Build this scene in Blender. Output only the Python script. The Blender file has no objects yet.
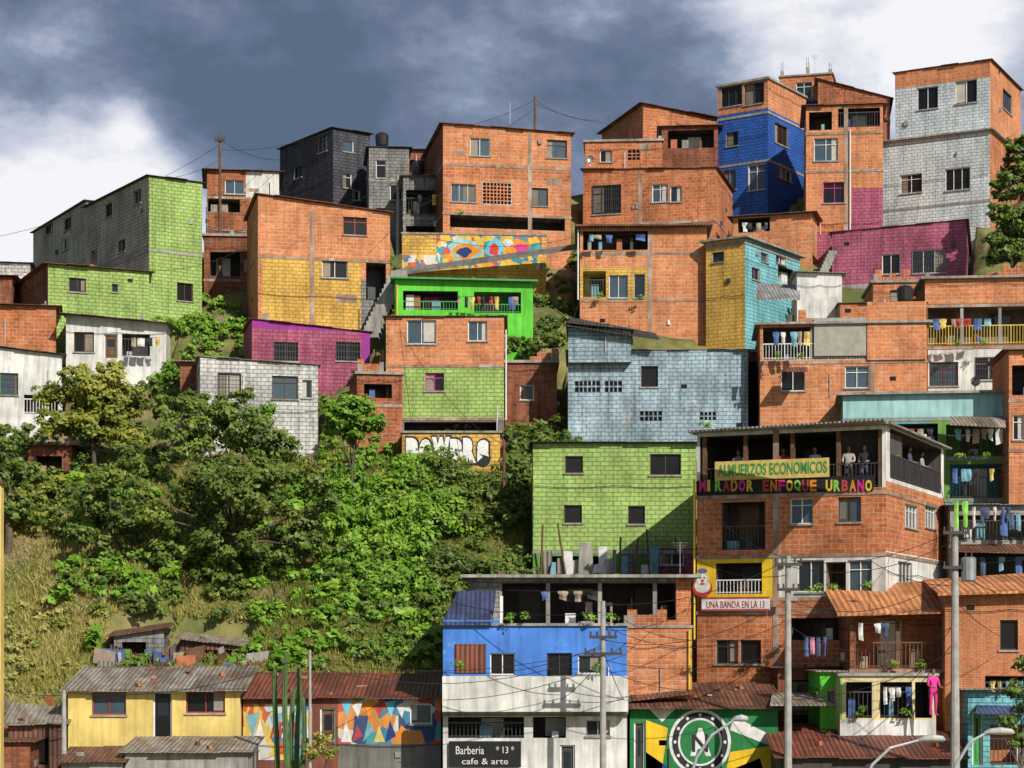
import bpy, math, random
import numpy as np
from mathutils import Vector, Matrix
random.seed(7); rng=np.random.default_rng(7)
R=random.uniform
# ---------------------------------------------------------------- survey -> metres
F=1991.1; HY=640.0; CZ=6.5
def P(px,py,Y): return Vector(((px-512)*Y/F, Y, CZ+(HY-py)*Y/F))
YM=[(140,140),(160,134),(200,128),(250,121),(300,115),(350,110),(420,103),(470,99),(570,90),(650,84),(690,81),(768,74)]
def ymap(py): return float(np.interp(py,[a for a,b in YM],[b for a,b in YM]))
scn=bpy.context.scene
# ---------------------------------------------------------------- materials
MATS={}
def nt(key):
    m=bpy.data.materials.new(key); m.use_nodes=True; t=m.node_tree
    b=t.nodes['Principled BSDF']; MATS[key]=m
    return m,t,b
def N(t,typ,**kw):
    n=t.nodes.new(typ)
    for k,v in kw.items(): setattr(n,k,v)
    return n
def noise(t,vec,scale,detail=4,rough=.6):
    n=N(t,'ShaderNodeTexNoise'); n.inputs['Scale'].default_value=scale; n.inputs['Detail'].default_value=detail
    n.inputs['Roughness'].default_value=rough; t.links.new(vec,n.inputs['Vector']); return n.outputs['Fac']
def mapr(t,val,a,b,c,d):
    n=N(t,'ShaderNodeMapRange'); t.links.new(val,n.inputs[0])
    for i,x in enumerate((a,b,c,d)): n.inputs[1+i].default_value=x
    return n.outputs[0]
def mixc(t,fac,A,B,mode='MIX'):
    n=N(t,'ShaderNodeMix',data_type='RGBA',blend_type=mode)
    if isinstance(fac,(int,float)): n.inputs[0].default_value=fac
    else: t.links.new(fac,n.inputs[0])
    for s,x in ((6,A),(7,B)):
        if isinstance(x,tuple): n.inputs[s].default_value=(*x[:3],1)
        else: t.links.new(x,n.inputs[s])
    return n.outputs[2]
def uvn(t,scale=None):
    u=N(t,'ShaderNodeTexCoord').outputs['UV']
    if scale is None: return u
    m=N(t,'ShaderNodeMapping'); m.inputs['Scale'].default_value=scale; t.links.new(u,m.inputs['Vector']); return m.outputs[0]
def bump(t,b,h,dist,st=.6):
    n=N(t,'ShaderNodeBump'); n.inputs['Distance'].default_value=dist; n.inputs['Strength'].default_value=st
    t.links.new(h,n.inputs['Height']); t.links.new(n.outputs[0],b.inputs['Normal'])
def weather(t,col,dirt):
    u=uvn(t)
    big=mapr(t,noise(t,u,.45,4),.3,.7,1-dirt,1.1)
    st=mapr(t,noise(t,uvn(t,(2.2,.22,1)),1.6,4,.65),.42,.75,1.0,1-dirt*1.2)
    m=N(t,'ShaderNodeMath',operation='MULTIPLY'); t.links.new(big,m.inputs[0]); t.links.new(st,m.inputs[1])
    return mixc(t,1.0,col,m.outputs[0],'MULTIPLY')
def block(key,c1,c2,mo,bw=.38,rh=.2,ms=.022,dirt=.35,patch=None,pth=.62,patch2=None,eff=0):
    m,t,b=nt(key); u=uvn(t)
    wn=N(t,'ShaderNodeTexNoise'); wn.inputs['Scale'].default_value=1.7; wn.inputs['Detail'].default_value=2; t.links.new(u,wn.inputs['Vector'])
    v=N(t,'ShaderNodeVectorMath',operation='MULTIPLY_ADD'); t.links.new(wn.outputs['Color'],v.inputs[0]); v.inputs[1].default_value=(.10,.07,0); t.links.new(u,v.inputs[2])
    w=N(t,'ShaderNodeTexBrick'); t.links.new(v.outputs[0],w.inputs['Vector'])
    w.inputs['Scale'].default_value=1; w.inputs['Brick Width'].default_value=bw; w.inputs['Row Height'].default_value=rh
    w.inputs['Mortar Size'].default_value=ms; w.inputs['Mortar Smooth'].default_value=.3; w.inputs['Bias'].default_value=0
    w.inputs['Color1'].default_value=(*c1,1); w.inputs['Color2'].default_value=(*c2,1); w.inputs['Mortar'].default_value=(*mo,1)
    col=w.outputs['Color']
    fn=noise(t,u,9,2)
    col=mixc(t,mapr(t,fn,.35,.7,0,.4),col,tuple(x*.55 for x in c1))
    if eff:
        col=mixc(t,mapr(t,noise(t,uvn(t,(.6,1.6,1)),2.2,6,.75),.5,.68,0,eff),col,tuple(min(.8,x*1.15+.08) for x in mo))
    if patch:
        pf=mapr(t,noise(t,u,.8,5,.7),pth,pth+.03,0,.9)
        col=mixc(t,pf,col,patch)
    if patch2:
        pf=mapr(t,noise(t,uvn(t,(.5,.8,1)),.9,5,.72),.63,.66,0,.85)
        col=mixc(t,pf,col,patch2)
    col=weather(t,col,dirt)
    t.links.new(col,b.inputs['Base Color']); b.inputs['Roughness'].default_value=.9; b.inputs['Specular IOR Level'].default_value=.2
    inv=mapr(t,w.outputs['Fac'],0,1,1,0)
    a=N(t,'ShaderNodeMath',operation='ADD'); t.links.new(inv,a.inputs[0]); t.links.new(mapr(t,fn,0,1,0,.6),a.inputs[1])
    bump(t,b,a.outputs[0],.025,.9)
def plaster(key,c,dirt=.3,rough=.85,patch=None,pth=.64):
    m,t,b=nt(key); u=uvn(t)
    col=mixc(t,mapr(t,noise(t,u,2.5,5),.35,.7,0,.35),c,tuple(x*.72 for x in c))
    if patch: col=mixc(t,mapr(t,noise(t,u,.9,5,.7),pth,pth+.05,0,.8),col,patch)
    col=weather(t,col,dirt)
    t.links.new(col,b.inputs['Base Color']); b.inputs['Roughness'].default_value=rough; b.inputs['Specular IOR Level'].default_value=.25
    bump(t,b,noise(t,u,6,3),.01,.5)
def corr(key,c,c2,axis=0,met=.0,rough=.6,period=.18,dirt=.4):
    m,t,b=nt(key); u=uvn(t)
    w=N(t,'ShaderNodeTexWave'); w.bands_direction='X' if axis==0 else 'Y'; w.inputs['Scale'].default_value=.314/period
    t.links.new(u,w.inputs['Vector'])
    col=mixc(t,mapr(t,noise(t,uvn(t,(1.3,.5,1)),1.3,6,.7),.42,.62,0,1),c,c2)
    br=N(t,'ShaderNodeTexBrick'); t.links.new(u,br.inputs['Vector']); br.inputs['Scale'].default_value=1
    br.inputs['Brick Width'].default_value=.85; br.inputs['Row Height'].default_value=2.1; br.inputs['Mortar Size'].default_value=.015
    br.inputs['Color1'].default_value=(1,1,1,1); br.inputs['Color2'].default_value=(.45,.42,.4,1); br.inputs['Mortar'].default_value=(.25,.25,.25,1)
    col=mixc(t,1.0,col,br.outputs['Color'],'MULTIPLY')
    col=mixc(t,mapr(t,w.outputs['Fac'],0,.5,.45,0),col,tuple(x*.4 for x in c))
    col=weather(t,col,dirt)
    t.links.new(col,b.inputs['Base Color']); b.inputs['Roughness'].default_value=rough; b.inputs['Metallic'].default_value=met
    bump(t,b,w.outputs['Fac'],.04,.9)
def simple(key,c,rough=.6,met=0,var=.25,spec=.4):
    m,t,b=nt(key); o=N(t,'ShaderNodeTexCoord').outputs['Object']
    col=mixc(t,mapr(t,noise(t,o,3,3),.35,.7,0,1),c,tuple(x*(1-var) for x in c))
    t.links.new(col,b.inputs['Base Color']); b.inputs['Roughness'].default_value=rough; b.inputs['Metallic'].default_value=met
    b.inputs['Specular IOR Level'].default_value=spec
block('br',(.68,.20,.062),(.47,.115,.04),(.56,.36,.24),dirt=.36,patch=(.50,.33,.22),pth=.70,patch2=(.38,.10,.045),eff=.42,ms=.027)
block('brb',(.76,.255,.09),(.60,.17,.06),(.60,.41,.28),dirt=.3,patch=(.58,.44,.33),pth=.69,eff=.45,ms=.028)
block('brd',(.54,.145,.05),(.33,.085,.036),(.44,.28,.19),dirt=.45,patch=(.25,.10,.06),pth=.64,eff=.4,ms=.026)
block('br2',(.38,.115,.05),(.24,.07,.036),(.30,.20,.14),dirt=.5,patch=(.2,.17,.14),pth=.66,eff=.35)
block('br3',(.70,.22,.075),(.56,.155,.055),(.6,.42,.30),bw=.25,rh=.085,ms=.014,dirt=.3)
block('grn',(.43,.60,.19),(.35,.53,.15),(.20,.30,.09),patch=(.40,.45,.27),pth=.65,eff=.35)
block('ggrn',(.60,.57,.45),(.50,.49,.39),(.26,.26,.20),dirt=.4,patch=(.38,.43,.27),pth=.6,eff=.3)
block('yel',(.82,.52,.12),(.72,.42,.09),(.48,.30,.10),patch=(.50,.20,.09),pth=.67,eff=.3)
block('pnk',(.52,.145,.235),(.43,.11,.19),(.28,.08,.13),patch=(.52,.30,.28),pth=.65,patch2=(.36,.13,.14),eff=.3,dirt=.45)
block('wht',(.80,.80,.78),(.68,.68,.67),(.36,.36,.36),dirt=.5,patch=(.5,.47,.44),pth=.68)
block('wblu',(.76,.83,.87),(.66,.74,.79),(.34,.40,.44),patch=(.56,.25,.14),pth=.65,patch2=(.80,.80,.79),dirt=.36)
block('ltb',(.47,.62,.72),(.38,.52,.62),(.2,.27,.34),dirt=.5,patch=(.60,.64,.65),pth=.60,patch2=(.33,.40,.44),eff=.35)
block('blu',(.04,.14,.52),(.03,.11,.44),(.02,.06,.24),dirt=.3,patch=(.35,.25,.28),pth=.7)
block('cyan',(.26,.64,.72),(.22,.56,.64),(.12,.32,.36),dirt=.4,patch=(.6,.6,.55),pth=.68)
block('gry',(.34,.34,.33),(.27,.27,.27),(.17,.17,.17),dirt=.5)
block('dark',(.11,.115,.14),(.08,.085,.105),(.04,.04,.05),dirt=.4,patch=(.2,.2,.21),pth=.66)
plaster('grn2',(.13,.62,.06)); plaster('grn3',(.16,.36,.08),.4)
plaster('blup',(.08,.24,.74),.3,patch=(.2,.36,.7),pth=.6); plaster('teal',(.12,.38,.40),.35); plaster('teal2',(.36,.62,.64),.35)
plaster('whp',(.78,.78,.76),.42,patch=(.52,.5,.46)); plaster('yel2',(.78,.60,.20),.3,patch=(.55,.42,.2))
plaster('yelc',(.78,.66,.38),.35); plaster('yb',(.80,.52,.03),.25)
plaster('mar',(.24,.085,.06),.4); plaster('conc',(.40,.385,.36),.5); plaster('concd',(.2,.195,.185),.45)
plaster('band',(.44,.29,.21),.5,patch=(.42,.40,.37),pth=.52)
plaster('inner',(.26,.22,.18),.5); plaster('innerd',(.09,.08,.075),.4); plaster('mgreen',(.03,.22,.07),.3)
plaster('redp',(.6,.05,.03),.2); plaster('orp',(.75,.27,.03),.2)
plaster('navy',(.02,.05,.2),.2); plaster('blackp',(.02,.02,.022),.2); plaster('sky2',(.15,.5,.7),.2); plaster('purp',(.3,.04,.28),.2)
corr('tin',(.46,.43,.38),(.30,.18,.11),dirt=.35); corr('rust',(.30,.13,.08),(.15,.07,.05)); corr('redroof',(.34,.09,.055),(.20,.09,.06))
corr('dkroof',(.05,.05,.055),(.09,.07,.06)); corr('bluroof',(.10,.13,.30),(.07,.09,.2)); corr('zinc',(.50,.52,.54),(.34,.30,.27))
corr('tile',(.82,.34,.13),(.60,.22,.09),period=.24,rough=.85,dirt=.3)
simple('glass',(.02,.026,.035),.14,spec=.45); simple('glassb',(.05,.08,.11),.18,spec=.6); simple('glassd',(.012,.012,.014),.25,spec=.3)
simple('curt',(.5,.48,.43),.9); simple('curt2',(.28,.24,.2),.9); simple('fwhite',(.75,.75,.74),.4); simple('falu',(.4,.41,.42),.4,.6); simple('fbrown',(.10,.045,.025),.5)
simple('fgreen',(.05,.3,.09),.5); simple('fred',(.4,.05,.03),.5); simple('fpink',(.6,.03,.25),.5); simple('metal',(.05,.05,.055),.5)
simple('fyel',(.7,.5,.05),.5); simple('wood',(.16,.08,.04),.7,var=.5); simple('postc',(.38,.37,.35),.85,var=.35); simple('cable',(.015,.015,.015),.7)
simple('tankk',(.02,.02,.022),.4); simple('trunk',(.13,.10,.07),.9,var=.5); simple('cact',(.08,.15,.05),.7,var=.4)
simple('canvas',(.34,.33,.29),.9); simple('lampm',(.6,.62,.64),.35,.5); simple('clay',(.45,.16,.08),.9,var=.4)
for k,c in dict(c_w=(.7,.7,.7),c_b=(.08,.14,.36),c_r=(.42,.06,.06),c_k=(.03,.03,.035),c_g=(.25,.6,.1),c_y=(.65,.5,.15),c_p=(.55,.22,.36),c_c=(.18,.38,.48),c_j=(.07,.10,.18),c_n=(.35,.28,.22)).items(): simple(k,c,.9,var=.35)
def murmat(key,cols,scale,rand=1):
    m,t,b=nt(key); u=uvn(t)
    wn=N(t,'ShaderNodeTexNoise'); wn.inputs['Scale'].default_value=1.4; t.links.new(u,wn.inputs['Vector'])
    v=N(t,'ShaderNodeVectorMath',operation='MULTIPLY_ADD'); t.links.new(wn.outputs['Color'],v.inputs[0]); v.inputs[1].default_value=(.9,.9,0); t.links.new(u,v.inputs[2])
    vo=N(t,'ShaderNodeTexVoronoi'); vo.inputs['Scale'].default_value=scale; vo.inputs['Randomness'].default_value=rand
    t.links.new(v.outputs[0] if rand==1 else u,vo.inputs['Vector'])
    sp=N(t,'ShaderNodeSeparateColor'); t.links.new(vo.outputs['Color'],sp.inputs[0])
    cr=N(t,'ShaderNodeValToRGB'); cr.color_ramp.interpolation='CONSTANT'; e=cr.color_ramp.elements
    e[0].color=(*cols[0],1); e[1].position=1/len(cols); e[1].color=(*cols[1],1)
    for i,c in enumerate(cols[2:]): x=e.new((i+2)/len(cols)); x.color=(*c,1)
    t.links.new(sp.outputs[0],cr.inputs[0]); 
    t.links.new(weather(t,cr.outputs[0],.3),b.inputs['Base Color']); b.inputs['Roughness'].default_value=.85
yb_=(.78,.50,.06)
murmat('mur1',[yb_,(.8,.54,.08),(.74,.46,.05),(.05,.30,.40),(.55,.10,.10),(.06,.25,.42),yb_,(.70,.33,.06),(.68,.66,.58)],3.0)
murmat('mur2',[(.05,.22,.38),(.5,.09,.06),(.65,.6,.52),(.06,.34,.36),(.65,.26,.06),(.04,.08,.2)],1.9,.6)
murmat('mur3',[(.7,.5,.1),(.06,.2,.42),(.62,.62,.58),(.55,.12,.05),(.12,.36,.44)],2.4)
def leafmat(key,ca,cb,cc):
    m,t,b=nt(key)
    at=N(t,'ShaderNodeAttribute'); at.attribute_name='tint'
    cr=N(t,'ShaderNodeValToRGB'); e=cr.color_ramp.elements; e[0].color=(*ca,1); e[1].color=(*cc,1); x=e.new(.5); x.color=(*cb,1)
    t.links.new(at.outputs['Fac'],cr.inputs[0])
    t.links.new(cr.outputs[0],b.inputs['Base Color']); b.inputs['Roughness'].default_value=.5; b.inputs['Specular IOR Level'].default_value=.3
    tr=N(t,'ShaderNodeBsdfTranslucent'); t.links.new(cr.outputs[0],tr.inputs[0])
    ms=N(t,'ShaderNodeMixShader'); ms.inputs[0].default_value=.2
    t.links.new(b.outputs[0],ms.inputs[1]); t.links.new(tr.outputs[0],ms.inputs[2]); t.links.new(ms.outputs[0],t.nodes['Material Output'].inputs[0])
leafmat('lf_tree',(.04,.075,.012),(.105,.165,.025),(.25,.30,.05))
leafmat('lf_lime',(.06,.15,.012),(.14,.29,.022),(.30,.45,.05))
leafmat('lf_yel',(.09,.13,.015),(.23,.26,.035),(.44,.38,.08))
leafmat('lf_grass',(.13,.16,.025),(.28,.29,.06),(.52,.42,.17))
m,t,b=nt('terrain'); o=N(t,'ShaderNodeTexCoord').outputs['Object']
c=mixc(t,mapr(t,noise(t,o,.35,6,.7),.4,.6,0,1),(.08,.10,.025),(.20,.19,.06))
c=mixc(t,mapr(t,noise(t,o,.22,5,.7),.5,.62,0,.85),c,(.27,.19,.11))
t.links.new(c,b.inputs['Base Color']); b.inputs['Roughness'].default_value=.95; bump(t,b,noise(t,o,2,6),.2,.8)
# ---------------------------------------------------------------- mesh builder
def empty(name):
    e=bpy.data.objects.new(name,None); scn.collection.objects.link(e); e.empty_display_size=.2; return e
class MB:
    def __init__(s): s.v=[];s.f=[];s.m=[];s.uv=[];s.mats=[]
    def poly(s,pts,mat,uv=None):
        n=len(s.v); pts=[Vector(p) for p in pts]; s.v+=[tuple(p) for p in pts]; s.f.append(tuple(range(n,n+len(pts))))
        if mat not in s.mats: s.mats.append(mat)
        s.m.append(s.mats.index(mat))
        if uv is None:
            nn=(pts[1]-pts[0]).cross(pts[2]-pts[0])
            if nn.length<1e-9: nn=Vector((0,0,1))
            nn.normalize()
            if abs(nn.z)>.85: uv=[(p.x,p.y) for p in pts]
            else:
                tt=Vector((-nn.y,nn.x,0)).normalized(); uv=[(p.dot(tt),p.z/ max(.3,math.hypot(nn.x,nn.y))) for p in pts]
        s.uv+=uv
    def box(s,o,a,b,c,mat):
        o=Vector(o);a=Vector(a);b=Vector(b);c=Vector(c)
        if a.cross(b).dot(c)<0: a,b=b,a
        q=[o,o+a,o+a+b,o+b,o+c,o+a+c,o+a+b+c,o+b+c]
        for f in ((3,2,1,0),(4,5,6,7),(0,1,5,4),(1,2,6,5),(2,3,7,6),(3,0,4,7)): s.poly([q[i] for i in f],mat)
    def tube(s,pts,rad,mat,n=8,star=0):
        pts=[Vector(p) for p in pts]; rings=[]
        for i,p in enumerate(pts):
            d=(pts[min(i+1,len(pts)-1)]-pts[max(i-1,0)]).normalized()
            x=d.cross(Vector((0,1,0)) if abs(d.y)<.9 else Vector((1,0,0))).normalized(); y=d.cross(x)
            r=rad[i] if isinstance(rad,(list,tuple)) else rad
            rings.append([p+(x*math.cos(k*2*math.pi/n)+y*math.sin(k*2*math.pi/n))*r*(1-star*(k%2)) for k in range(n)])
        for i in range(len(rings)-1):
            for k in range(n):
                s.poly([rings[i][k],rings[i+1][k],rings[i+1][(k+1)%n],rings[i][(k+1)%n]],mat)
        s.poly(rings[-1][::-1],mat); s.poly(rings[0],mat)
    def obj(s,name,parent=None,smooth=False):
        if not s.v: return None
        me=bpy.data.meshes.new(name); me.from_pydata(s.v,[],s.f); ul=me.uv_layers.new(name='UVMap')
        ul.data.foreach_set('uv',np.array(s.uv,dtype=np.float32).ravel())
        for k in s.mats: me.materials.append(MATS[k])
        me.polygons.foreach_set('material_index',s.m)
        if smooth: me.polygons.foreach_set('use_smooth',[True]*len(s.f))
        me.update(); o=bpy.data.objects.new(name,me); scn.collection.objects.link(o)
        if parent: o.parent=parent
        return o
class Face:
    def __init__(s,O,e,n,W): s.O=O;s.e=e;s.n=n;s.W=W
    def pt(s,u,z,out=0):
        q=s.O+s.e*u+s.n*out; return Vector((q.x,q.y,z))
    def uz(s,px,py):
        t=(px-512)/F; u=(t*s.O.y-s.O.x)/(s.e.x-t*s.e.y); Yp=s.O.y+u*s.e.y; return u, CZ+(HY-py)*Yp/F
    def rect(s,x0,y0,x1,y1):
        u0,_=s.uz(x0,y0); u1,_=s.uz(x1,y0)
        if u0>u1: u0,u1=u1,u0
        cx=(x0+x1)/2; return u0,u1,s.uz(cx,y1)[1],s.uz(cx,y0)[1]
def fbox(mb,fc,u0,u1,z0,z1,o0,o1,mat):
    mb.box(fc.pt(u0,z0,o0),fc.pt(u1,z0,o0)-fc.pt(u0,z0,o0),Vector((0,0,z1-z0)),fc.pt(u0,z0,o1)-fc.pt(u0,z0,o0),mat)
FOOT=[]; HS=[]
def wallface(mb,fc,z0,z1,mat,regs,holes,off):
    us={0.0,fc.W}; zs={z0,z1}
    for r in regs+holes:
        for u in r[:2]:
            if 0<u<fc.W: us.add(u)
        for z in r[2:4]:
            if z0<z<z1: zs.add(z)
    us=sorted(us); zs=sorted(zs)
    for i in range(len(us)-1):
        for j in range(len(zs)-1):
            a,b_,c_,d_=us[i],us[i+1],zs[j],zs[j+1]
            if b_-a<1e-5 or d_-c_<1e-5: continue
            cu,cz=(a+b_)/2,(c_+d_)/2
            if any(h[0]<cu<h[1] and h[2]<cz<h[3] for h in holes): continue
            mm=mat
            for r in regs:
                if r[0]<cu<r[1] and r[2]<cz<r[3]: mm=r[4]
            mb.poly([fc.pt(a,c_),fc.pt(b_,c_),fc.pt(b_,d_),fc.pt(a,d_)],mm,[(a+off,c_),(b_+off,c_),(b_+off,d_),(a+off,d_)])
def rail(mb,fc,u0,u1,z,mat,h=1.0,out=-.06,sp=.15):
    fbox(mb,fc,u0,u1,z+h-.05,z+h,out-.025,out+.025,mat); fbox(mb,fc,u0,u1,z+.06,z+.09,out-.015,out+.015,mat)
    n=max(2,int((u1-u0)/sp))
    for i in range(n+1):
        u=u0+(u1-u0)*i/n; w=.012
        if i%7==0: w=.022
        fbox(mb,fc,u-w,u+w,z,z+h-.05,out-w,out+w,mat)
BRK=('br','br2','brb','brd')
class House:
    def __init__(s,name,xa,xb,yt,yb,mat,Y=None,yaw=0,d=5,xs=None,sm=None,h=(0,0,0,0),roof=('conc',.12,.12),regs=(),ops=(),bands=(),cols=(),base=None,dn=3.0,pipe=(),junk=1):
        if Y is None: Y=ymap(yb)
        if mat=='br': mat=random.choice(['br','br','brb','brd'])
        a=math.radians(yaw); c,sn=math.cos(a),math.sin(a); u=Vector((c,sn)); nb=Vector((-sn,c))
        ta,tb=(xa-512)/F,(xb-512)/F
        if yaw>=0: A=Vector((ta*Y,Y)); W=(tb*Y-A.x)/(c-tb*sn); B=A+u*W
        else: B=Vector((tb*Y,Y)); W=(B.x-ta*Y)/(c-ta*sn); A=B-u*W
        if xs is not None:
            C=A if yaw>=0 else B; ts=(xs-512)/F; d=(ts*C.y-C.x)/(nb.x-ts*nb.y); d=max(2.5,min(d,11))
        z1=CZ+(HY-yt)*Y/F; zg=CZ+(HY-yb)*Y/F; z0=zg-dn
        s.z0,s.z1,s.zg,s.Y,s.W,s.d=z0,z1,zg,Y,W,d
        s.e=empty(name); s.e.location=(A.x,A.y,zg)
        s.fc={'F':Face(A,u,Vector((sn,-c)),W),'R':Face(B,nb,u,d),'L':Face(A+nb*d,-nb,-u,d),'B':Face(B+nb*d,-u,nb,W)}
        FOOT.append((A,u,nb,W,d,zg)); s.A,s.u,s.nb=A,u,nb
        sm=sm or {}; walls=MB(); wins=MB(); rf=MB(); rl=MB()
        allh={}
        for k,fc in s.fc.items():
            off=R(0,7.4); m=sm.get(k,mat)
            rr=[]; hh=[]
            for r in regs:
                f=r[5] if len(r)>5 else 'F'
                if f==k: rr.append((*fc.rect(*r[:4]),r[4]))
            for o in ops:
                opt=o[5] if len(o)>5 else {}
                if opt.get('f','F')!=k: continue
                u0,u1,a0,a1=fc.rect(*o[1:5]); u0=max(.04,u0);u1=min(fc.W-.04,u1);a1=min(a1,z1-.05)
                if u1-u0<.1 or a1-a0<.1: continue
                hh.append((u0,u1,a0,a1)); s.opening(walls,wins,rl,fc,u0,u1,a0,a1,o[0],opt,m)
            if base and k!='B': rr.append((-1,fc.W+1,z0-1,zg+.25,base))
            allh[k]=hh
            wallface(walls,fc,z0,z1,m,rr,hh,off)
            hl,hr={'F':(h[0],h[1]),'R':(h[1],h[2]),'B':(h[2],h[3]),'L':(h[3],h[0])}[k]
            if hl+hr>0:
                tm=m
                for r in rr:
                    if r[3]>=z1-.05 and r[1]>fc.W*.6: tm=r[4]
                pts=[fc.pt(0,z1),fc.pt(fc.W,z1)]; uv=[(off,z1),(fc.W+off,z1)]
                if hr>0: pts.append(fc.pt(fc.W,z1+hr)); uv.append((fc.W+off,z1+hr))
                if hl>0: pts.append(fc.pt(0,z1+hl)); uv.append((off,z1+hl))
                walls.poly(pts,tm,uv)
        if roof:
            rm,ov,th=roof[:3]; of=roof[3] if len(roof)>3 else ov
            def zz(a_,b_):
                x,y=a_/W,b_/d; return z1+(h[0])*(1-x)*(1-y)+(h[1])*x*(1-y)+(h[2])*x*y+(h[3])*(1-x)*y
            def c3(a_,b_):
                q=A+u*a_+nb*b_; return Vector((q.x,q.y,zz(a_,b_)+.004))
            if th<.07 and W>2:
                n=max(2,int(W/.95)); up=Vector((0,0,.03))
                for i in range(n):
                    a0=-ov+(W+2*ov)*i/n-.03; a1=-ov+(W+2*ov)*(i+1)/n+.03; f0=-of+R(-.09,.09); up0=Vector((0,0,.012*(i%2)+R(0,.02)))
                    q=[c3(a0,f0)+up0,c3(a1,f0)+up0,c3(a1,d+ov)+up0,c3(a0,d+ov)+up0]; uv=[(a0,f0),(a1,f0),(a1,d+ov),(a0,d+ov)]
                    rf.poly([p+up for p in q],rm,uv); rf.poly(q[::-1],rm,uv[::-1])
                    for k in range(4):
                        j=(k+1)%4; rf.poly([q[k],q[j],q[j]+up,q[k]+up],rm)
            else:
                q=[c3(-ov,-of),c3(W+ov,-of),c3(W+ov,d+ov),c3(-ov,d+ov)]; up=Vector((0,0,th))
                uv=[(-ov,-of),(W+ov,-of),(W+ov,d+ov),(-ov,d+ov)]
                rf.poly([p+up for p in q],rm,uv); rf.poly(q[::-1],rm,uv[::-1])
                for i in range(4):
                    j=(i+1)%4; rf.poly([q[i],q[j],q[j]+up,q[i]+up],rm)
            if junk and rm!='tile':
                for _ in range(int(W*d*.22)):
                    a_,b_=R(.1,W-.4),R(-.05,d-.4); q=c3(a_,b_)+Vector((0,0,th+.006)); an=R(0,3); e1=Vector((math.cos(an),math.sin(an),0)); e2=Vector((-e1.y,e1.x,0))
                    L=R(.12,.4) if random.random()<.9 else R(.6,1.3)
                    rf.box(q,e1*L,e2*R(.08,.2),(0,0,R(.05,.16)),random.choice(['clay','clay','conc','wood','br2']))
                if rm=='conc' and mat in BRK:
                    for (ca,cb) in ((.02,.02),(W-.24,.02),(.02,d-.3),(W-.24,d-.3),(W*.5,.02)):
                        if random.random()<.45:
                            q=c3(ca,cb)+Vector((0,0,th)); hh_=R(.15,.6); rf.box(q,(u*.22).to_3d(),(nb*.22).to_3d(),(0,0,hh_),'conc')
                            for i in range(4):
                                p=q+(u*(.04+.14*(i%2))).to_3d()+(nb*(.04+.14*(i//2))).to_3d()+Vector((0,0,hh_)); rf.tube([p,p+Vector((R(-.05,.05),0,R(.3,.7)))],.011,'fbrown',4)
                    if random.random()<.6:
                        a_=R(0,W*.5); n=random.randint(3,6)
                        for i in range(n): q=c3(a_+.38*i,.03)+Vector((0,0,th)); rf.box(q,(u*.37).to_3d(),(nb*.14).to_3d(),(0,0,.2*random.randint(1,3)),'br')
        for py in bands:
            z=CZ+(HY-py)*Y/F; o_=R(.02,.035); q=A-u*o_-nb*o_
            walls.box((q.x,q.y,z-.08),(u*(W+2*o_)).to_3d(),(nb*(d+2*o_)).to_3d(),(0,0,.15),'band' if mat in BRK else 'conc')
        for px in cols:
            fc=s.fc['F']; uu,_=fc.uz(px,yt); fbox(walls,fc,max(.0,uu-.12),min(W,uu+.12),z0,z1-.02,.0,.018,'band')
        for px,y0_,y1_ in pipe:
            fc=s.fc['F']; uu,za=fc.uz(px,y0_); zb=fc.uz(px,y1_)[1]; walls.tube([fc.pt(uu,zb,.09),fc.pt(uu,za,.09)],.045,'fyel' if px%2 else 'fwhite',6)
        if junk:
            for k in ('F','R','L'):
                fc=s.fc[k]
                for _ in range(int(fc.W*.45)):
                    uu=R(.2,fc.W-.3); z=R(zg+.6,z1-.3)
                    if any(a-.2<uu<b_+.1 and c_-.5<z<d_+.2 for a,b_,c_,d_ in allh[k]): continue
                    r_=random.random()
                    if r_<.35: fbox(walls,fc,uu,uu+R(.12,.28),z-R(.15,.35),z,.002,R(.05,.14),random.choice(['falu','conc','fwhite','metal']))
                    elif r_<.6: walls.tube([fc.pt(uu,max(zg,z-R(1,2.5)),.05),fc.pt(uu,z,.05)],.028,random.choice(['falu','metal','fwhite']),5)
                    elif r_<.8: walls.box(fc.pt(uu,z,0),fc.pt(uu+.3,z,0)-fc.pt(uu,z,0),Vector((0,0,.2)),fc.pt(uu,z,.012)-fc.pt(uu,z,0),'glassd')
                    elif mat in BRK:
                        L=R(.5,1.4); walls.box(fc.pt(max(0,uu-L),z,.0),fc.pt(uu,z,.0)-fc.pt(max(0,uu-L),z,0),Vector((0,0,R(.2,.6))),fc.pt(uu,z,.006)-fc.pt(uu,z,0),'band')
                if random.random()<.5 and fc.W>2:
                    zc=R(zg+1.8,z1-.15); walls.tube([fc.pt(fc.W*i/6,zc-.12*math.sin(i*math.pi/3)**2,.06) for i in range(7)],.013,'cable',4)
        loc=Vector((A.x,A.y,zg))
        for mb,nm in ((walls,'walls'),(wins,'windows'),(rf,'roof'),(rl,'railing')):
            o=mb.obj(nm,s.e)
            if o: o.matrix_parent_inverse=Matrix.Translation(-loc)
        s.loc=loc; HS.append(s)
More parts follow.
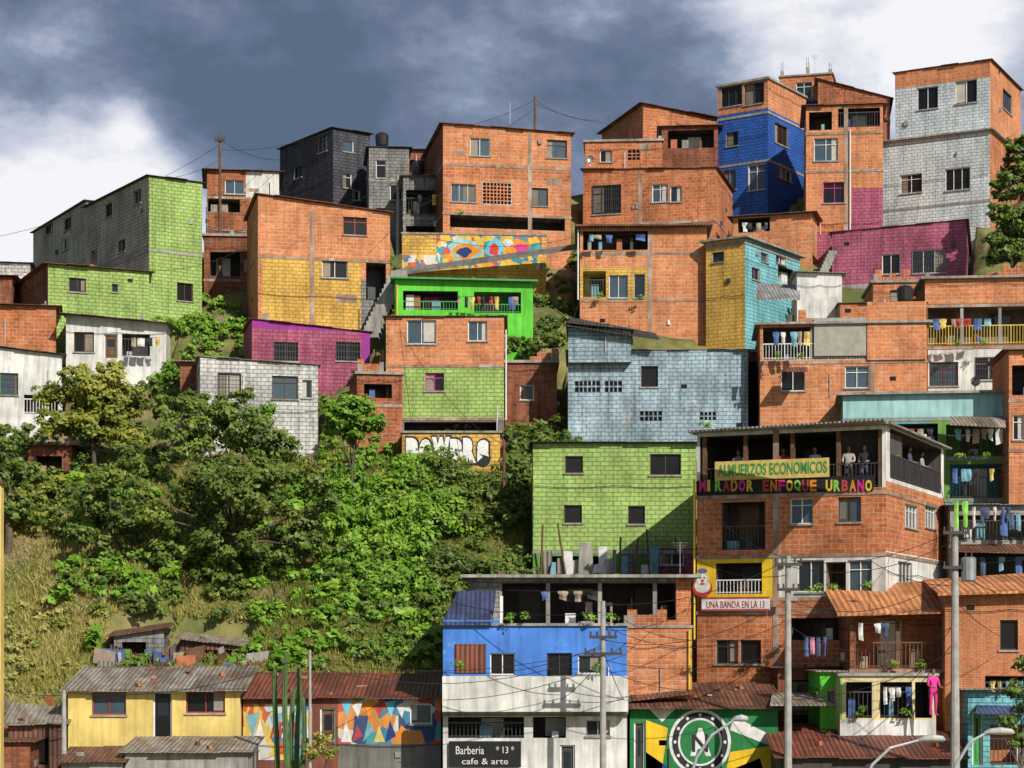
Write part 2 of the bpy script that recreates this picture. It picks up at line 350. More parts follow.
    def opening(s,walls,wins,rl,fc,u0,u1,z0,z1,kind,o,wm):
        dp={'w':.15,'wb':.15,'d':.15,'o':1.5,'lat':.18}[kind]; dp=o.get('dp',dp)
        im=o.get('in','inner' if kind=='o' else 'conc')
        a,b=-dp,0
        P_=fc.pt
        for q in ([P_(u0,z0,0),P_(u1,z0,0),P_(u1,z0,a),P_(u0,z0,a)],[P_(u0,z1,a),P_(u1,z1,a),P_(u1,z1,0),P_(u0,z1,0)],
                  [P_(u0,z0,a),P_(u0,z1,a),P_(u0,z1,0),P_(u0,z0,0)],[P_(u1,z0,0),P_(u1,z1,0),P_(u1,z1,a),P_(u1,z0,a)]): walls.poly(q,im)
        W,H=u1-u0,z1-z0
        if kind in('w','wb'):
            gm=o.get('g') or random.choice(['glass','glassd','glassb','glassd']); fm=o.get('fr') or random.choice(['fwhite','falu','fbrown','fwhite','metal'])
            wins.poly([P_(u0,z0,a),P_(u1,z0,a),P_(u1,z1,a),P_(u0,z1,a)],gm)
            b=.045; f0,f1=a+.005,a+.06
            fbox(wins,fc,u0,u1,z0,z0+b,f0,f1,fm); fbox(wins,fc,u0,u1,z1-b,z1,f0,f1,fm)
            fbox(wins,fc,u0,u0+b,z0+b,z1-b,f0,f1,fm); fbox(wins,fc,u1-b,u1,z0+b,z1-b,f0,f1,fm)
            nm=max(1,round(W/.6)); 
            for i in range(1,nm): uu=u0+W*i/nm; fbox(wins,fc,uu-.018,uu+.018,z0+b,z1-b,f0,f1-.006,fm)
            if H>.9 and random.random()<.4: zz=z1-H*.28; fbox(wins,fc,u0+b,u1-b,zz-.016,zz+.016,f0,f1-.012,fm)
            if random.random()<.4:
                s0=random.choice([0,1]); w2=W*R(.2,.5); q0=u0+b if s0 else u1-b-w2
                fbox(wins,fc,q0,q0+w2,z0+b+R(0,.1),z1-b,a+.001,a+.004,random.choice(['curt','curt2','curt2','inner']))
            fbox(wins,fc,u0-.06,u1+.06,z0-.07,z0-.003,-.02,.07,o.get('sill','conc'))
            if kind=='wb':
                n=max(3,int(W/.13))
                for i in range(n+1): uu=u0+W*i/n; fbox(rl,fc,uu-.011,uu+.011,z0,z1,.01,.032,'metal')
                for k in range(3): zz=z0+H*(k+.5)/3; fbox(rl,fc,u0,u1,zz-.011,zz+.011,.033,.05,'metal')
        elif kind=='d':
            dm=o.get('g','metal'); wins.poly([P_(u0,z0,a),P_(u1,z0,a),P_(u1,z1,a),P_(u0,z1,a)],dm)
            fm=o.get('fr','fwhite'); fbox(wins,fc,u0,u0+.06,z0,z1,a+.01,a+.07,fm); fbox(wins,fc,u1-.06,u1,z0,z1,a+.01,a+.07,fm); fbox(wins,fc,u0+.06,u1-.06,z1-.06,z1,a+.01,a+.07,fm)
            fbox(wins,fc,u0+.16,u1-.16,z0+H*.5,z1-.25,a+.004,a+.02,'glass'); fbox(wins,fc,u0+.16,u1-.16,z0+.15,z0+H*.42,a+.004,a+.02,dm)
        elif kind=='lat':
            wins.poly([P_(u0,z0,a),P_(u1,z0,a),P_(u1,z1,a),P_(u0,z1,a)],'glassd')
            n=max(2,int(W/.2)); m=max(1,int(H/.2))
            for i in range(1,n): uu=u0+W*i/n; fbox(wins,fc,uu-.03,uu+.03,z0,z1,-.1,-.01,wm)
            for i in range(1,m): zz=z0+H*i/m; fbox(wins,fc,u0,u1,zz-.03,zz+.03,-.095,-.015,wm)
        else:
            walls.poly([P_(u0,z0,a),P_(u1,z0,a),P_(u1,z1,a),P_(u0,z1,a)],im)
            if o.get('dw',1):
                k=max(1,int(W/2.2))
                for i in range(k):
                    uu=u0+W*(i+.5)/k+R(-.3,.3); 
                    hh=min(H-.1,2.0)
                    if i%2==0: fbox(wins,fc,uu-.42,uu+.42,z0+.01,z0+hh,a+.0,a+.04,o.get('door',random.choice(['fbrown','metal','fwhite','wood'])))
                    elif H>1.2: fbox(wins,fc,uu-.5,uu+.5,z0+.9,z0+min(H-.15,1.9),a+.0,a+.04,'glass')
                for i in range(int(W*1.1)):
                    uu=R(u0+.1,u1-.5); fbox(wins,fc,uu,uu+R(.15,.5),z0+.005,z0+R(.25,.9)*min(1,H),-dp*R(.3,.8)-.2,-dp*.25,random.choice(['c_w','c_b','wood','c_c','conc','clay','c_n','metal']))
            if 'rail' in o: rail(rl,fc,u0,u1,z0,o['rail'],min(H*.8,o.get('rh',1.0)))
            for pp in o.get('posts',()):
                uu,_=fc.uz(pp,600); fbox(walls,fc,uu-.08,uu+.08,z0,z1,-.2,-.04,o.get('pm','conc'))
    def add(s,o):
        o.parent=s.e; o.matrix_parent_inverse=Matrix.Translation(-s.loc); return o
    def text(s,txt,x0,y0,x1,y1,mat,f='F',out=.02,name='lettering',bold=0):
        fc=s.fc[f]; u0,u1,z0,z1=fc.rect(x0,y0,x1,y1)
        cu=bpy.data.curves.new(name,'FONT'); cu.body=txt; cu.extrude=.004; cu.size=1; cu.offset=bold; cu.resolution_u=3
        o=bpy.data.objects.new(name,cu); scn.collection.objects.link(o); cu.materials.append(MATS[mat])
        bpy.context.view_layer.update(); bb=o.bound_box; w=bb[6][0]-bb[0][0]; h=bb[6][1]-bb[0][1]
        sx=(u1-u0)/w; sy=(z1-z0)/h
        e=fc.e; n=fc.n
        M=Matrix(((e.x*sx,0,n.x,0),(e.y*sx,0,n.y,0),(0,sy,0,0),(0,0,0,1)))
        org=fc.pt(u0,z0,out); loc=org-M.to_3x3()@Vector((bb[0][0],bb[0][1],0))
        M.translation=loc; s.add(o); o.matrix_basis=M; return o
    def panel(s,x0,y0,x1,y1,mat,f='F',o0=.0,o1=.03,name='sign_panel'):
        fc=s.fc[f]; mb=MB(); fbox(mb,fc,*fc.rect(x0,y0,x1,y1),o0,o1,mat); return s.add(mb.obj(name))
    def shape(s,pts,mat,f='F',out=.012,name='mural_paint'):
        fc=s.fc[f]; mb=MB(); q=[]
        for x,y in pts: u,z=fc.uz(x,y); q.append(fc.pt(u,z,out))
        mb.poly(q,mat); return s.add(mb.obj(name))
H=House
DR=('dkroof',.18,.05); RR=('rust',.3,.05); TN=('tin',.3,.05); CN=('conc',.12,.14)
# ================================================================ top row
H('grey_block_house',86,112,201,300,'ggrn',Y=121,yaw=30,xs=32,roof=DR,ops=[('w',45,221,53,234,{'f':'L'}),('w',62,238,69,250,{'f':'L'}),('w',64,218,71,230,{'f':'L'})])
H('green_block_house',149,202,176,322,'grn',Y=112,yaw=33,xs=85,sm={'L':'ggrn'},roof=DR,ops=[('w',177,283,193,301,{'g':'glassd'}),('w',105,204,112,217,{'f':'L'}),('w',133,190,141,204,{'f':'L'}),('w',118,240,125,252,{'f':'L'}),('w',91,250,97,262,{'f':'L'})],bands=(250,))
H('green_block_house',48,149,264,322,'grn',Y=109,yaw=26,xs=10,sm={'L':'br2'},roof=RR,ops=[('w',69,278,86,292,{'fr':'metal'}),('w',112,284,118,292)])
H('white_house',-30,30,262,308,'wht',Y=118,yaw=8,roof=DR,ops=[('w',6,276,16,288)])
H('shaded_gap_block',-30,12,276,306,'br2',Y=114,yaw=5,roof=('redroof',.3,.05))
H('shaded_gap_block',-30,56,304,352,'br',Y=106,yaw=12,roof=RR)
H('shaded_gap_block',207,279,170,265,'br',Y=125,yaw=8,roof=RR,ops=[('w',225,180,244,194,{'g':'glassb','fr':'fwhite'}),('o',208,196,240,212,{'in':'innerd'}),('w',250,205,268,216)],bands=(197,230),regs=[(246,172,279,198,'whp')])
H('shaded_gap_block',204,256,236,306,'br2',Y=117,yaw=5,roof=CN,ops=[('o',210,252,240,276,{'in':'innerd'}),('w',243,258,254,272)],bands=(280,))
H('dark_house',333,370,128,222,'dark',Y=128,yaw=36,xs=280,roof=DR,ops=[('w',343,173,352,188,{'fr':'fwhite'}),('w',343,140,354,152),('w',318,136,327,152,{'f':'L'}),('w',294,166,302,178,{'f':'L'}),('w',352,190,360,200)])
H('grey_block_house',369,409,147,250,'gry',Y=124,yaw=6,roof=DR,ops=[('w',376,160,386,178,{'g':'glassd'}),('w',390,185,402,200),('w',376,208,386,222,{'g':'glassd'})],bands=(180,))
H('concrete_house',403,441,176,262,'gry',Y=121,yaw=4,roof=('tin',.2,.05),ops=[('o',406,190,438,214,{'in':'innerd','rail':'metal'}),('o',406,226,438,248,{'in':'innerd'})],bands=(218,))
H('shaded_gap_block',404,446,150,200,'br2',Y=127,yaw=4,roof=('rust',.2,.05),ops=[('o',410,160,425,172,{'in':'innerd'})])
big=H('shaded_gap_block',443,571,128,262,'brb',Y=118,yaw=10,xs=424,roof=('rust',.2,.05),h=(.25,0,0,.2),sm={'L':'br2'},bands=(164,213),cols=(530,),
 ops=[('w',470,138,490,156,{'g':'glassb'}),('w',547,140,567,158,{'g':'glassb'}),('w',451,184,476,202,{'g':'glassb'}),('lat',483,183,511,204),('w',532,188,548,206,{'g':'glassb'}),('o',450,216,565,229,{'in':'innerd','dw':0})],regs=[(482,182,512,205,'wht'),(443,166,571,180,'br')])
mw=H('mural_wall',402,546,234,276,'yel',Y=115.5,yaw=4,d=.5,roof=('conc',.05,.1),regs=[(436,234,542,268,'mur1'),(402,255,440,268,'mur3')],junk=0)
for k,(cx_,cy_,rx_,ry_,m_) in enumerate([(466,250,16,12,'teal2'),(466,251,12,8,'orp'),(464,252,7,5,'navy'),(494,249,9,10,'sky2'),(494,250,5,6,'redp'),(518,247,14,7,'orp'),(522,248,8,4,'fpink'),(508,243,5,4,'c_w'),(535,250,6,8,'teal')]):
    mw.shape([(cx_+rx_*math.cos(a*.42)*(1+.18*math.sin(a*1.7+k)),cy_+ry_*math.sin(a*.42)*(1+.2*math.cos(a*1.3+k))) for a in range(15)][::-1],m_,out=.006+.004*k)
H('shaded_gap_block',643,716,112,178,'br',Y=132,yaw=22,xs=602,h=(.5,.1,0,.1),roof=RR,bands=(150,))
H('shaded_gap_block',585,662,141,180,'br',Y=127,yaw=-4,roof=CN,ops=[('w',600,150,612,162),('lat',628,150,640,160)])
H('shaded_gap_block',662,718,126,172,'br2',Y=127,yaw=-4,roof=RR,ops=[('o',668,130,714,148,{'in':'innerd'})])
H('shaded_gap_block',583,716,168,236,'br',Y=121,yaw=-15,xs=733,h=(.4,0,0,.4),roof=('rust',.15,.05),ops=[('wb',592,185,621,214,{'g':'glassd'}),('w',652,184,668,202,{'g':'glassb'}),('w',670,186,682,202,{'fr':'fwhite'})],bands=(220,),cols=(640,))
H('shaded_gap_block',580,707,227,352,'br',Y=112,yaw=-2,roof=('rust',.3,.1,.5),bands=(253,300),cols=(650,),pipe=((578,230,300),),
 ops=[('o',583,231,648,250,{'in':'innerd'}),('o',583,271,606,297,{'in':'yel2','rail':'metal'}),('w',609,275,628,298,{'g':'glassb'}),('w',634,274,645,298,{'g':'glass'})],regs=[(580,268,650,299,'yel')])
H('shaded_gap_block',733,812,213,262,'brb',Y=119,yaw=-16,xs=815,roof=RR,ops=[('o',738,218,770,232,{'in':'innerd'})])
cy=H('yellow_cyan_house',706,745,238,350,'yel',Y=110,yaw=-34,xs=800,sm={'R':'cyan'},roof=('conc',.3,.1),bands=(242,),
 ops=[('w',712,252,724,262),('w',761,253,768,262,{'f':'R'}),('w',776,254,786,264,{'f':'R','fr':'fwhite'}),('w',752,268,760,280,{'f':'R'}),('o',778,268,796,284,{'f':'R','in':'innerd'})],regs=[(706,300,745,345,'yel')])
H('blue_brick_house',718,768,79,220,'blu',Y=126,yaw=-34,xs=806,roof=CN,regs=[(718,70,768,112,'brb'),(768,70,806,118,'brb','R')],bands=(112,160),
 ops=[('w',721,86,742,106,{'g':'glassd','fr':'metal'}),('w',744,83,764,104,{'g':'glassd','fr':'metal'}),('w',748,164,765,190,{'g':'glassb','fr':'fwhite'}),('w',722,170,736,190,{'g':'glassb'}),('w',726,132,738,146),('w',775,125,788,145,{'f':'R'}),('w',778,165,792,180,{'f':'R'})])
H('shaded_gap_block',780,832,74,160,'br',Y=131,yaw=-14,xs=842,roof=('conc',.1,.1),ops=[('w',796,82,812,98),('w',815,102,826,112)],regs=[(780,98,842,118,'blu')],bands=(98,))
H('shaded_gap_block',818,890,98,150,'brd',Y=129,yaw=-8,h=(1.4,0,0,1.4),roof=('rust',.2,.05),ops=[('w',836,90,850,102)])
H('shaded_gap_block',806,883,104,270,'brb',Y=121,yaw=-7,roof=('rust',.25,.05),bands=(132,170),cols=(846,),pipe=((850,130,240),),
 ops=[('o',838,108,880,127,{'in':'innerd','rail':'metal'}),('o',809,112,832,130,{'in':'innerd'}),('w',814,138,838,161,{'g':'glassb'}),('w',823,182,846,203,{'fr':'fpink','g':'glassd'})],
 regs=[(852,188,884,232,'pnk'),(806,224,884,262,'pnk'),(806,224,850,232,'br')])
H('white_brick_house',895,990,60,136,'wblu',Y=125.5,yaw=-28,d=8,sm={'R':'brb'},roof=('rust',.15,.06),regs=[(895,40,990,83,'brb')],ops=[('w',917,87,938,109,{'g':'glassd','fr':'fwhite'}),('w',955,80,977,103,{'g':'glassd','fr':'fwhite'}),('w',1003,92,1012,112,{'f':'R'})],bands=(132,))
H('white_brick_house',882,990,130,226,'wblu',Y=124,yaw=-28,d=9,sm={'R':'br'},roof=('conc',.25,.1),ops=[('w',900,174,922,193,{'g':'glassd','fr':'fwhite'}),('w',945,168,970,190,{'g':'glassd','fr':'fwhite'}),('w',1000,170,1012,190,{'f':'R'})],bands=(200,))
H('magenta_house',832,966,226,284,'pnk',Y=116,yaw=-14,xs=985,h=(0,.35,.2,0),roof=('redroof',.15,.05),ops=[('w',882,254,900,274,{'fr':'fwhite','g':'glassd'}),('wb',912,250,946,273,{'fr':'fwhite','g':'glass'})],base='conc')
H('shaded_gap_block',873,960,282,325,'br',Y=110,yaw=-4,roof=CN,ops=[('w',890,290,905,302)])
H('shaded_gap_block',955,1060,278,310,'br2',Y=110,yaw=-5,roof=('tin',.2,.05))
# ================================================================ mid rows
H('orange_yellow_house',258,390,208,332,'brb',Y=110,yaw=14,xs=247,h=(.75,.1,0,.4),roof=('redroof',.18,.05),bands=(256,),cols=(312,),
 regs=[(262,258,361,340,'yel'),(361,280,392,340,'gry')],ops=[('w',343,217,367,235,{'fr':'fred','g':'glassd'}),('w',322,260,348,278,{'fr':'fwhite','g':'glassd'}),('o',366,262,386,300,{'in':'innerd'})])
H('magenta_house',252,370,328,395,'pnk',Y=105,yaw=14,d=4,h=(.45,0,0,.3),roof=('redroof',.15,.05),regs=[(362,320,372,395,'purp')],ops=[('wb',274,342,298,361,{'g':'glassd'}),('wb',336,342,360,361,{'g':'glassd'})])
H('brick_shed',180,204,362,402,'br2',Y=103,yaw=4,roof=TN)
H('white_block_house',200,318,362,458,'wht',Y=100,yaw=12,d=4.5,h=(.25,.0,0,.25),roof=('tin',.15,.05),ops=[('wb',218,373,241,396,{'g':'curt'}),('w',272,376,298,399,{'fr':'fbrown','g':'glassb'}),('w',302,380,312,398,{'fr':'falu'})])
H('white_house',66,166,322,372,'whp',Y=106,yaw=6,d=3.5,h=(.4,0,.3,.6),roof=('rust',.25,.05,.6),ops=[('w',74,332,94,352,{'fr':'fbrown'}),('d',104,334,118,358,{'g':'wood'}),('o',122,334,150,356,{'in':'inner','rail':'metal'})])
H('white_house',-30,62,352,420,'whp',Y=101,yaw=14,roof=('dkroof',.2,.05),h=(.4,0,0,.3),ops=[('wb',0,373,18,395,{'fr':'fgreen','g':'glassb'}),('o',24,395,58,414,{'in':'inner','rail':'fwhite'})])
H('bright_green_house',395,533,281,328,'grn2',Y=108,yaw=3,d=4,h=(.1,0,.2,.3),roof=('fgreen',.25,.1,.4),pipe=((397,285,325),),
 ops=[('o',403,291,458,310,{'in':'innerd','door':'fpink','rail':'fgreen','rh':.5}),('o',474,292,521,313,{'in':'grn3','door':'fpink','rail':'fgreen','rh':.5})])
H('brick_green_house',386,504,317,436,'brb',Y=102,yaw=0,d=6,roof=('rust',.15,.06),bands=(366,419),regs=[(403,368,506,419,'grn'),(386,419,506,440,'concd')],
 ops=[('w',407,320,436,344,{'fr':'fwhite','g':'glassb'}),('w',468,321,487,341,{'fr':'fwhite','g':'glassb'}),('w',425,373,444,391,{'fr':'fpink','g':'glassd'}),('o',404,422,498,434,{'in':'innerd','dw':0})],pipe=((506,330,420),))
H('shaded_gap_block',357,402,374,442,'brd',Y=100.5,yaw=10,d=4,roof=CN,ops=[('o',364,384,392,398,{'in':'innerd'})],bands=(405,))
gw=H('graffiti_wall',402,500,433,474,'yel',Y=99,yaw=0,d=2.5,roof=('conc',.1,.1),junk=0)
for i,(ch,w_) in enumerate(zip('BOWBRS',(13,13,18,13,13,12))):
    x_=406+[0,13,26,44,57,71][i]; dy=[0,1,-1,1,0,2][i]
    gw.text(ch,x_-1,436+dy,x_+w_+2,465+dy,'c_k',bold=.16,out=.012+.004*i,name='graffiti_letter'); gw.text(ch,x_,438+dy,x_+w_,463+dy,'fwhite',bold=.1,out=.04+.004*i,name='graffiti_letter')
H('shaded_gap_block',505,557,363,438,'br2',Y=103,yaw=0,d=4,roof=CN,ops=[('w',520,385,534,400)])
H('light_blue_house',568,748,350,456,'ltb',Y=100,yaw=-2,d=6,roof=('tin',.1,.06),
 ops=[('lat',575,381,600,392),('lat',605,381,622,392),('w',641,366,658,387,{'g':'glassd'}),('lat',640,411,662,421),('lat',700,412,716,420)],bands=())
H('light_blue_house',568.5,631,331,352,'ltb',Y=99.7,yaw=-2,d=5,h=(.35,0,0,.5),roof=('dkroof',.1,.06,.35),dn=.5)
H('shaded_gap_block',746,765,352,470,'br2',Y=103,yaw=0,roof=CN,ops=[('o',749,362,762,440,{'in':'innerd','dw':0})])  # added block; dark brick and recess stand in for a shaded side gap
H('white_shed',797,842,274,330,'whp',Y=102.5,yaw=-3,d=3,roof=('zinc',.2,.05),h=(.1,0,.1,.2))
H('shaded_gap_block',840,926,303,330,'br',Y=101,yaw=-3,d=4,roof=('rust',.1,.06))
mt=H('shaded_gap_block',760,927,323,430,'br',Y=98,yaw=-5,d=5,roof=('conc',.25,.12),bands=(361,),cols=(872,),
 ops=[('o',763,327,866,359,{'in':'innerd','rail':'fwhite','rh':.8,'posts':(812,)}),('w',781,370,805,391,{'g':'glassd','fr':'fwhite'}),('w',845,366,869,388,{'g':'glassb','fr':'fwhite'})])
mt.panel(814,318,866,356,'canvas',o0=.05,o1=.09,name='canvas_awning'); mt.panel(867,302,926,360,'brb',o0=.0,o1=.12,name='brick_parapet')
H('shaded_gap_block',925,1060,277,400,'br2',Y=104,yaw=-6,roof=('conc',.25,.12),bands=(304,346),regs=[(925,270,1060,303,'brb'),(928,348,1060,400,'whp')],
 ops=[('o',928,307,1035,344,{'in':'inner','rail':'fyel','posts':(962,1000)}),('wb',975,357,1003,380,{'fr':'fwhite'}),('wb',930,362,958,386,{'fr':'fred'})])
te=H('teal_house',843,1005,393,580,'teal',Y=93,yaw=-8,d=6,roof=('conc',.3,.12),bands=(418,458,500),regs=[(843,390,1005,417,'teal2'),(930,420,1005,500,'grn3')],
 ops=[('o',946,424,1003,456,{'in':'grn3','rail':'metal'}),('o',950,464,1003,498,{'in':'teal','rail':'metal'}),('o',850,424,938,446,{'in':'innerd'}),('o',950,508,1003,545,{'in':'innerd','rail':'fwhite'})])
H('shaded_gap_block',1009,1075,350,505,'br',Y=91,yaw=-5,roof=RR,bands=(400,450),ops=[('o',1012,365,1060,395,{'in':'innerd'}),('w',1013,415,1024,440)])
H('concrete_house',950,1075,505,660,'conc',Y=87,yaw=-4,roof=('tin',.3,.05),ops=[('o',955,515,1060,540,{'in':'inner','rail':'metal'}),('o',955,552,1060,580,{'in':'innerd','rail':'metal'})],bands=(546,))
gh=H('green_block_house',533,696,443,578,'grn',Y=90,yaw=0,d=5,roof=('dkroof',.15,.05,.3),regs=[(533,550,696,580,'grn3'),(655,548,696,575,'pnk')],bands=(552,),
 ops=[('w',565,456,583,473,{'fr':'fbrown','g':'glassd'}),('w',650,454,681,475,{'fr':'fbrown','g':'glassd'}),('w',564,505,582,523,{'fr':'fbrown','g':'glassd'}),('w',628,506,645,524,{'fr':'fbrown','g':'glassd'}),('o',540,556,600,574,{'in':'innerd'}),('w',660,553,684,565)])
sb=H('restaurant_building',697,886,425,700,'br',Y=79,yaw=-24,xs=945,roof=('zinc',.3,.08,.45),bands=(492,554,598,612),cols=(776,),
 regs=[(697,556,778,599,'yb'),(778,556,886,599,'whp'),(886,556,946,599,'whp','R'),(697,425,886,490,'whp'),(886,425,946,490,'whp','R')],
 ops=[('o',700,433,882,490,{'in':'innerd','dp':3.5,'dw':1,'posts':(704,745,792,838,880),'pm':'wood','rail':'metal'}),
 ('o',890,434,941,486,{'f':'R','in':'innerd','dp':2.2,'rail':'metal','dw':0}),
 ('o',722,502,765,550,{'in':'innerd','rail':'metal','dp':1.2}),('w',790,498,813,524,{'g':'glassb','fr':'fwhite'}),('w',838,497,861,522,{'g':'glassb','fr':'fbrown'}),
 ('o',716,563,762,594,{'in':'innerd','rail':'fwhite','door':'metal','rh':.6}),('w',797,560,824,592,{'g':'glass','fr':'fwhite'}),('w',848,560,872,594,{'g':'glassb','fr':'fwhite'}),('o',826,562,846,594,{'in':'inner'}),
 ('w',716,640,738,664,{'g':'glassd','fr':'fbrown'}),('w',740,640,761,664,{'g':'glassd','fr':'fbrown'}),('o',790,618,846,640,{'in':'innerd'}),('w',905,505,918,528,{'f':'R','fr':'fwhite'}),('w',925,505,936,528,{'f':'R','fr':'fwhite'}),('w',898,562,912,588,{'f':'R'})],pipe=((695,480,640),))
sb.panel(716,460,830,479,'c_y',o0=.12,o1=.15,name='sign_panel'); sb.text('ALMUERZOS ECONOMICOS',719,463,828,475,'fgreen',out=.16,bold=.02)
sb.panel(697,478,874,493,'blackp',o0=.05,o1=.09,name='sign_panel')
tx='MIRADOR ENFOQUE URBANO'; xx=700
for i,chh in enumerate(tx):
    if chh!=' ': sb.text(chh,xx,480,xx+6.6 if chh!='I' else xx+3,491.5,['fpink','fyel','c_g','c_r','orp'][i%5],out=.1,name='letter',bold=.04)
    xx+=7.9
sb.panel(703,597,771,611,'c_w',o0=.15,o1=.18); sb.text('UNA BANDA EN LA 13',708,601,766,608,'c_r',out=.19); sb.panel(703,597,771,599,'c_r',o0=.18,o1=.185); sb.panel(703,609,771,611,'c_r',o0=.18,o1=.185)
mb=MB(); fc=sb.fc['F']
def disk(mb,fc,px,py,rx,ry,mat,out,n=20):
    q=[]
    for k in range(n):
        u,z=fc.uz(px+rx*math.cos(k*2*math.pi/n),py-ry*math.sin(k*2*math.pi/n)); q.append(fc.pt(u,z,out))
    mb.poly(q,mat)
disk(mb,fc,704,588,10,9,'redp',.20);disk(mb,fc,704,586,8,7,'c_w',.205);disk(mb,fc,704,578,7,8,'c_y',.21);disk(mb,fc,704,580,5.2,6,'c_w',.215);disk(mb,fc,704,581,1.6,1.6,'redp',.22)
disk(mb,fc,702,578,.9,.9,'c_k',.22);disk(mb,fc,706,578,.9,.9,'c_k',.22);disk(mb,fc,704,584,2.6,1,'redp',.222);disk(mb,fc,704,571,5,2.5,'c_b',.222)
sb.add(mb.obj('clown_board'))
H('concrete_house',470,691,578,700,'gry',Y=78,yaw=0,d=5,roof=('conc',.35,.12,.6),ops=[('o',500,583,676,624,{'in':'innerd','dp':3,'posts':(500,548,600,655),'pm':'conc'})],regs=[(676,570,691,700,'br')])
bb=H('blue_house',443,627,626,795,'blup',Y=75,yaw=0,d=3.5,roof=('conc',.1,.1),bands=(714,),regs=[(443,712,627,800,'whp'),(443,676,627,712,'whp')],
 ops=[('w',490,653,515,675,{'g':'glassd','fr':'fwhite'}),('w',547,653,572,676,{'g':'glassd','fr':'metal'}),('w',578,655,601,674,{'g':'glass'}),('o',448,717,524,738,{'in':'innerd','rail':'metal','rh':.6}),('o',533,717,566,738,{'in':'innerd'}),('w',586,720,610,736),('d',560,745,575,790,{'g':'metal'})])
bb.panel(443,676,627,711,'whp',o0=.6,o1=.75,name='balcony_parapet'); bb.panel(443,709,627,713,'conc',o0=0,o1=.6,name='balcony_slab')
bb.panel(449,741,521,767,'blackp',o0=.1,o1=.14); bb.text('Barberia',456,746,484,754,'c_w',out=.15); bb.text('* 13 *',496,746,514,753,'c_w',out=.15); bb.text('cafe & arte',462,758,508,764,'c_w',out=.15)
bb.panel(443,620,500,627,'blup',o0=-.2,o1=.02,name='parapet')
bb.panel(455,644,486,673,'redroof',o0=.03,o1=.05,name='leaning_sheet')
bb.panel(500,596,503,627,'fwhite',o0=-.1,o1=-.03,name='post')
H('shaded_gap_block',627,692,628,704,'brb',Y=76.2,yaw=0,d=2.5,roof=('conc',.05,.1),pipe=((689,630,690),))
mg=H('mural_house',630,778,707,800,'mgreen',Y=75,yaw=0,d=4,h=(0,0,.75,.75),roof=('rust',.3,.05,.4),ops=[('d',634,722,645,790,{'g':'metal'})])
mb=MB(); fc=mg.fc['F']
for px,py,rx,ry,m_,o_ in [(700,742,31,33,'c_w',.01),(700,742,28,30,'c_k',.014),(700,742,22,24,'c_w',.018),(700,742,20,22,'mgreen',.022)]: disk(mb,fc,px,py,rx,ry,m_,o_,32)
for k in range(12):
    a=k*math.pi/6; disk(mb,fc,700+25*math.cos(a),742+27*math.sin(a),1.6,1.8,'c_w',.024,6)
mg.add(mb.obj('mural_emblem')); mg.text('A',690,728,711,756,'c_w',out=.026,bold=.05); mg.text('N',692,734,708,752,'c_k',out=.034,bold=.02)
for pts,m_ in [([(646,720),(668,728),(662,768),(648,790),(646,790)],'yb'),([(646,752),(672,770),(676,790),(646,790)],'navy'),([(734,716),(776,738),(776,748),(730,730)],'c_w'),([(730,752),(776,745),(776,790),(722,790)],'yb'),([(730,770),(760,758),(768,790),(724,790)],'sky2'),([(648,708),(676,708),(662,722)],'c_w')]:
    mg.shape(pts[::-1],m_)
H('cream_house',840,936,676,800,'yelc',Y=74.5,yaw=0,d=4,roof=('conc',.1,.1),regs=[(820,670,842,800,'grn2'),(840,720,936,745,'whp')],ops=[('o',846,682,872,718,{'in':'innerd','rail':'metal'}),('o',880,682,912,718,{'in':'inner','rail':'metal'}),('o',915,682,932,718,{'in':'innerd'}),('w',850,750,880,775)])
H('brick_balcony_house',850,945,612,676,'br2',Y=76,yaw=-3,d=4,h=(0,.1,1.1,.9),roof=('tile',.55,.09,.7),ops=[('o',854,618,942,668,{'in':'brb','rail':'wood','posts':(854,898,940),'pm':'wood','dp':1.8})],bands=(671,))
H('shaded_gap_block',945,1075,594,720,'br3',Y=74.6,yaw=-6,d=5,h=(.0,.15,.9,.6),roof=('tile',.3,.09,.5),ops=[('o',985,676,1024,705,{'in':'innerd','rail':'metal'}),('w',1000,620,1018,650)])
H('green_house',820,842,672,740,'grn2',Y=75.5,yaw=0,d=3,roof=('tin',.2,.05),ops=[('w',826,690,836,704)])
H('blue_green_house',968,1075,690,800,'cyan',Y=73.6,yaw=-3,roof=TN,ops=[('o',990,725,1040,765,{'in':'inner','rail':'metal'}),('d',972,712,983,765,{'g':'fgreen'})])
H('shed',780,962,757,800,'innerd',Y=71.5,yaw=-2,d=4.5,h=(0,0,.9,.9),roof=('redroof',.2,.05,.3))
H('shaded_gap_block',778,850,668,760,'br2',Y=78.5,yaw=0,roof=RR,ops=[('o',786,680,816,700,{'in':'innerd'}),('w',826,700,840,716),('o',785,715,815,740,{'in':'innerd'})],bands=(708,))
yh=H('yellow_house',68,240,690,800,'yel2',Y=76.5,yaw=1,d=4.2,h=(0,0,.75,.75),roof=('tin',.25,.05,.35),ops=[('w',92,692,126,715,{'fr':'fred','g':'glassb'}),('d',153,692,172,740,{'g':'glassd','fr':'fwhite'}),('w',186,691,225,713,{'fr':'fred','g':'glassd'})],base='yel2')
H('corrugated_shed',125,248,752,800,'conc',Y=73,yaw=0,d=3,h=(0,0,.35,.35),roof=('tin',.2,.05,.3))
H('corrugated_shed',62,122,762,800,'conc',Y=72.6,yaw=2,d=2.6,h=(0,0,.35,.35),roof=('rust',.2,.05,.3))
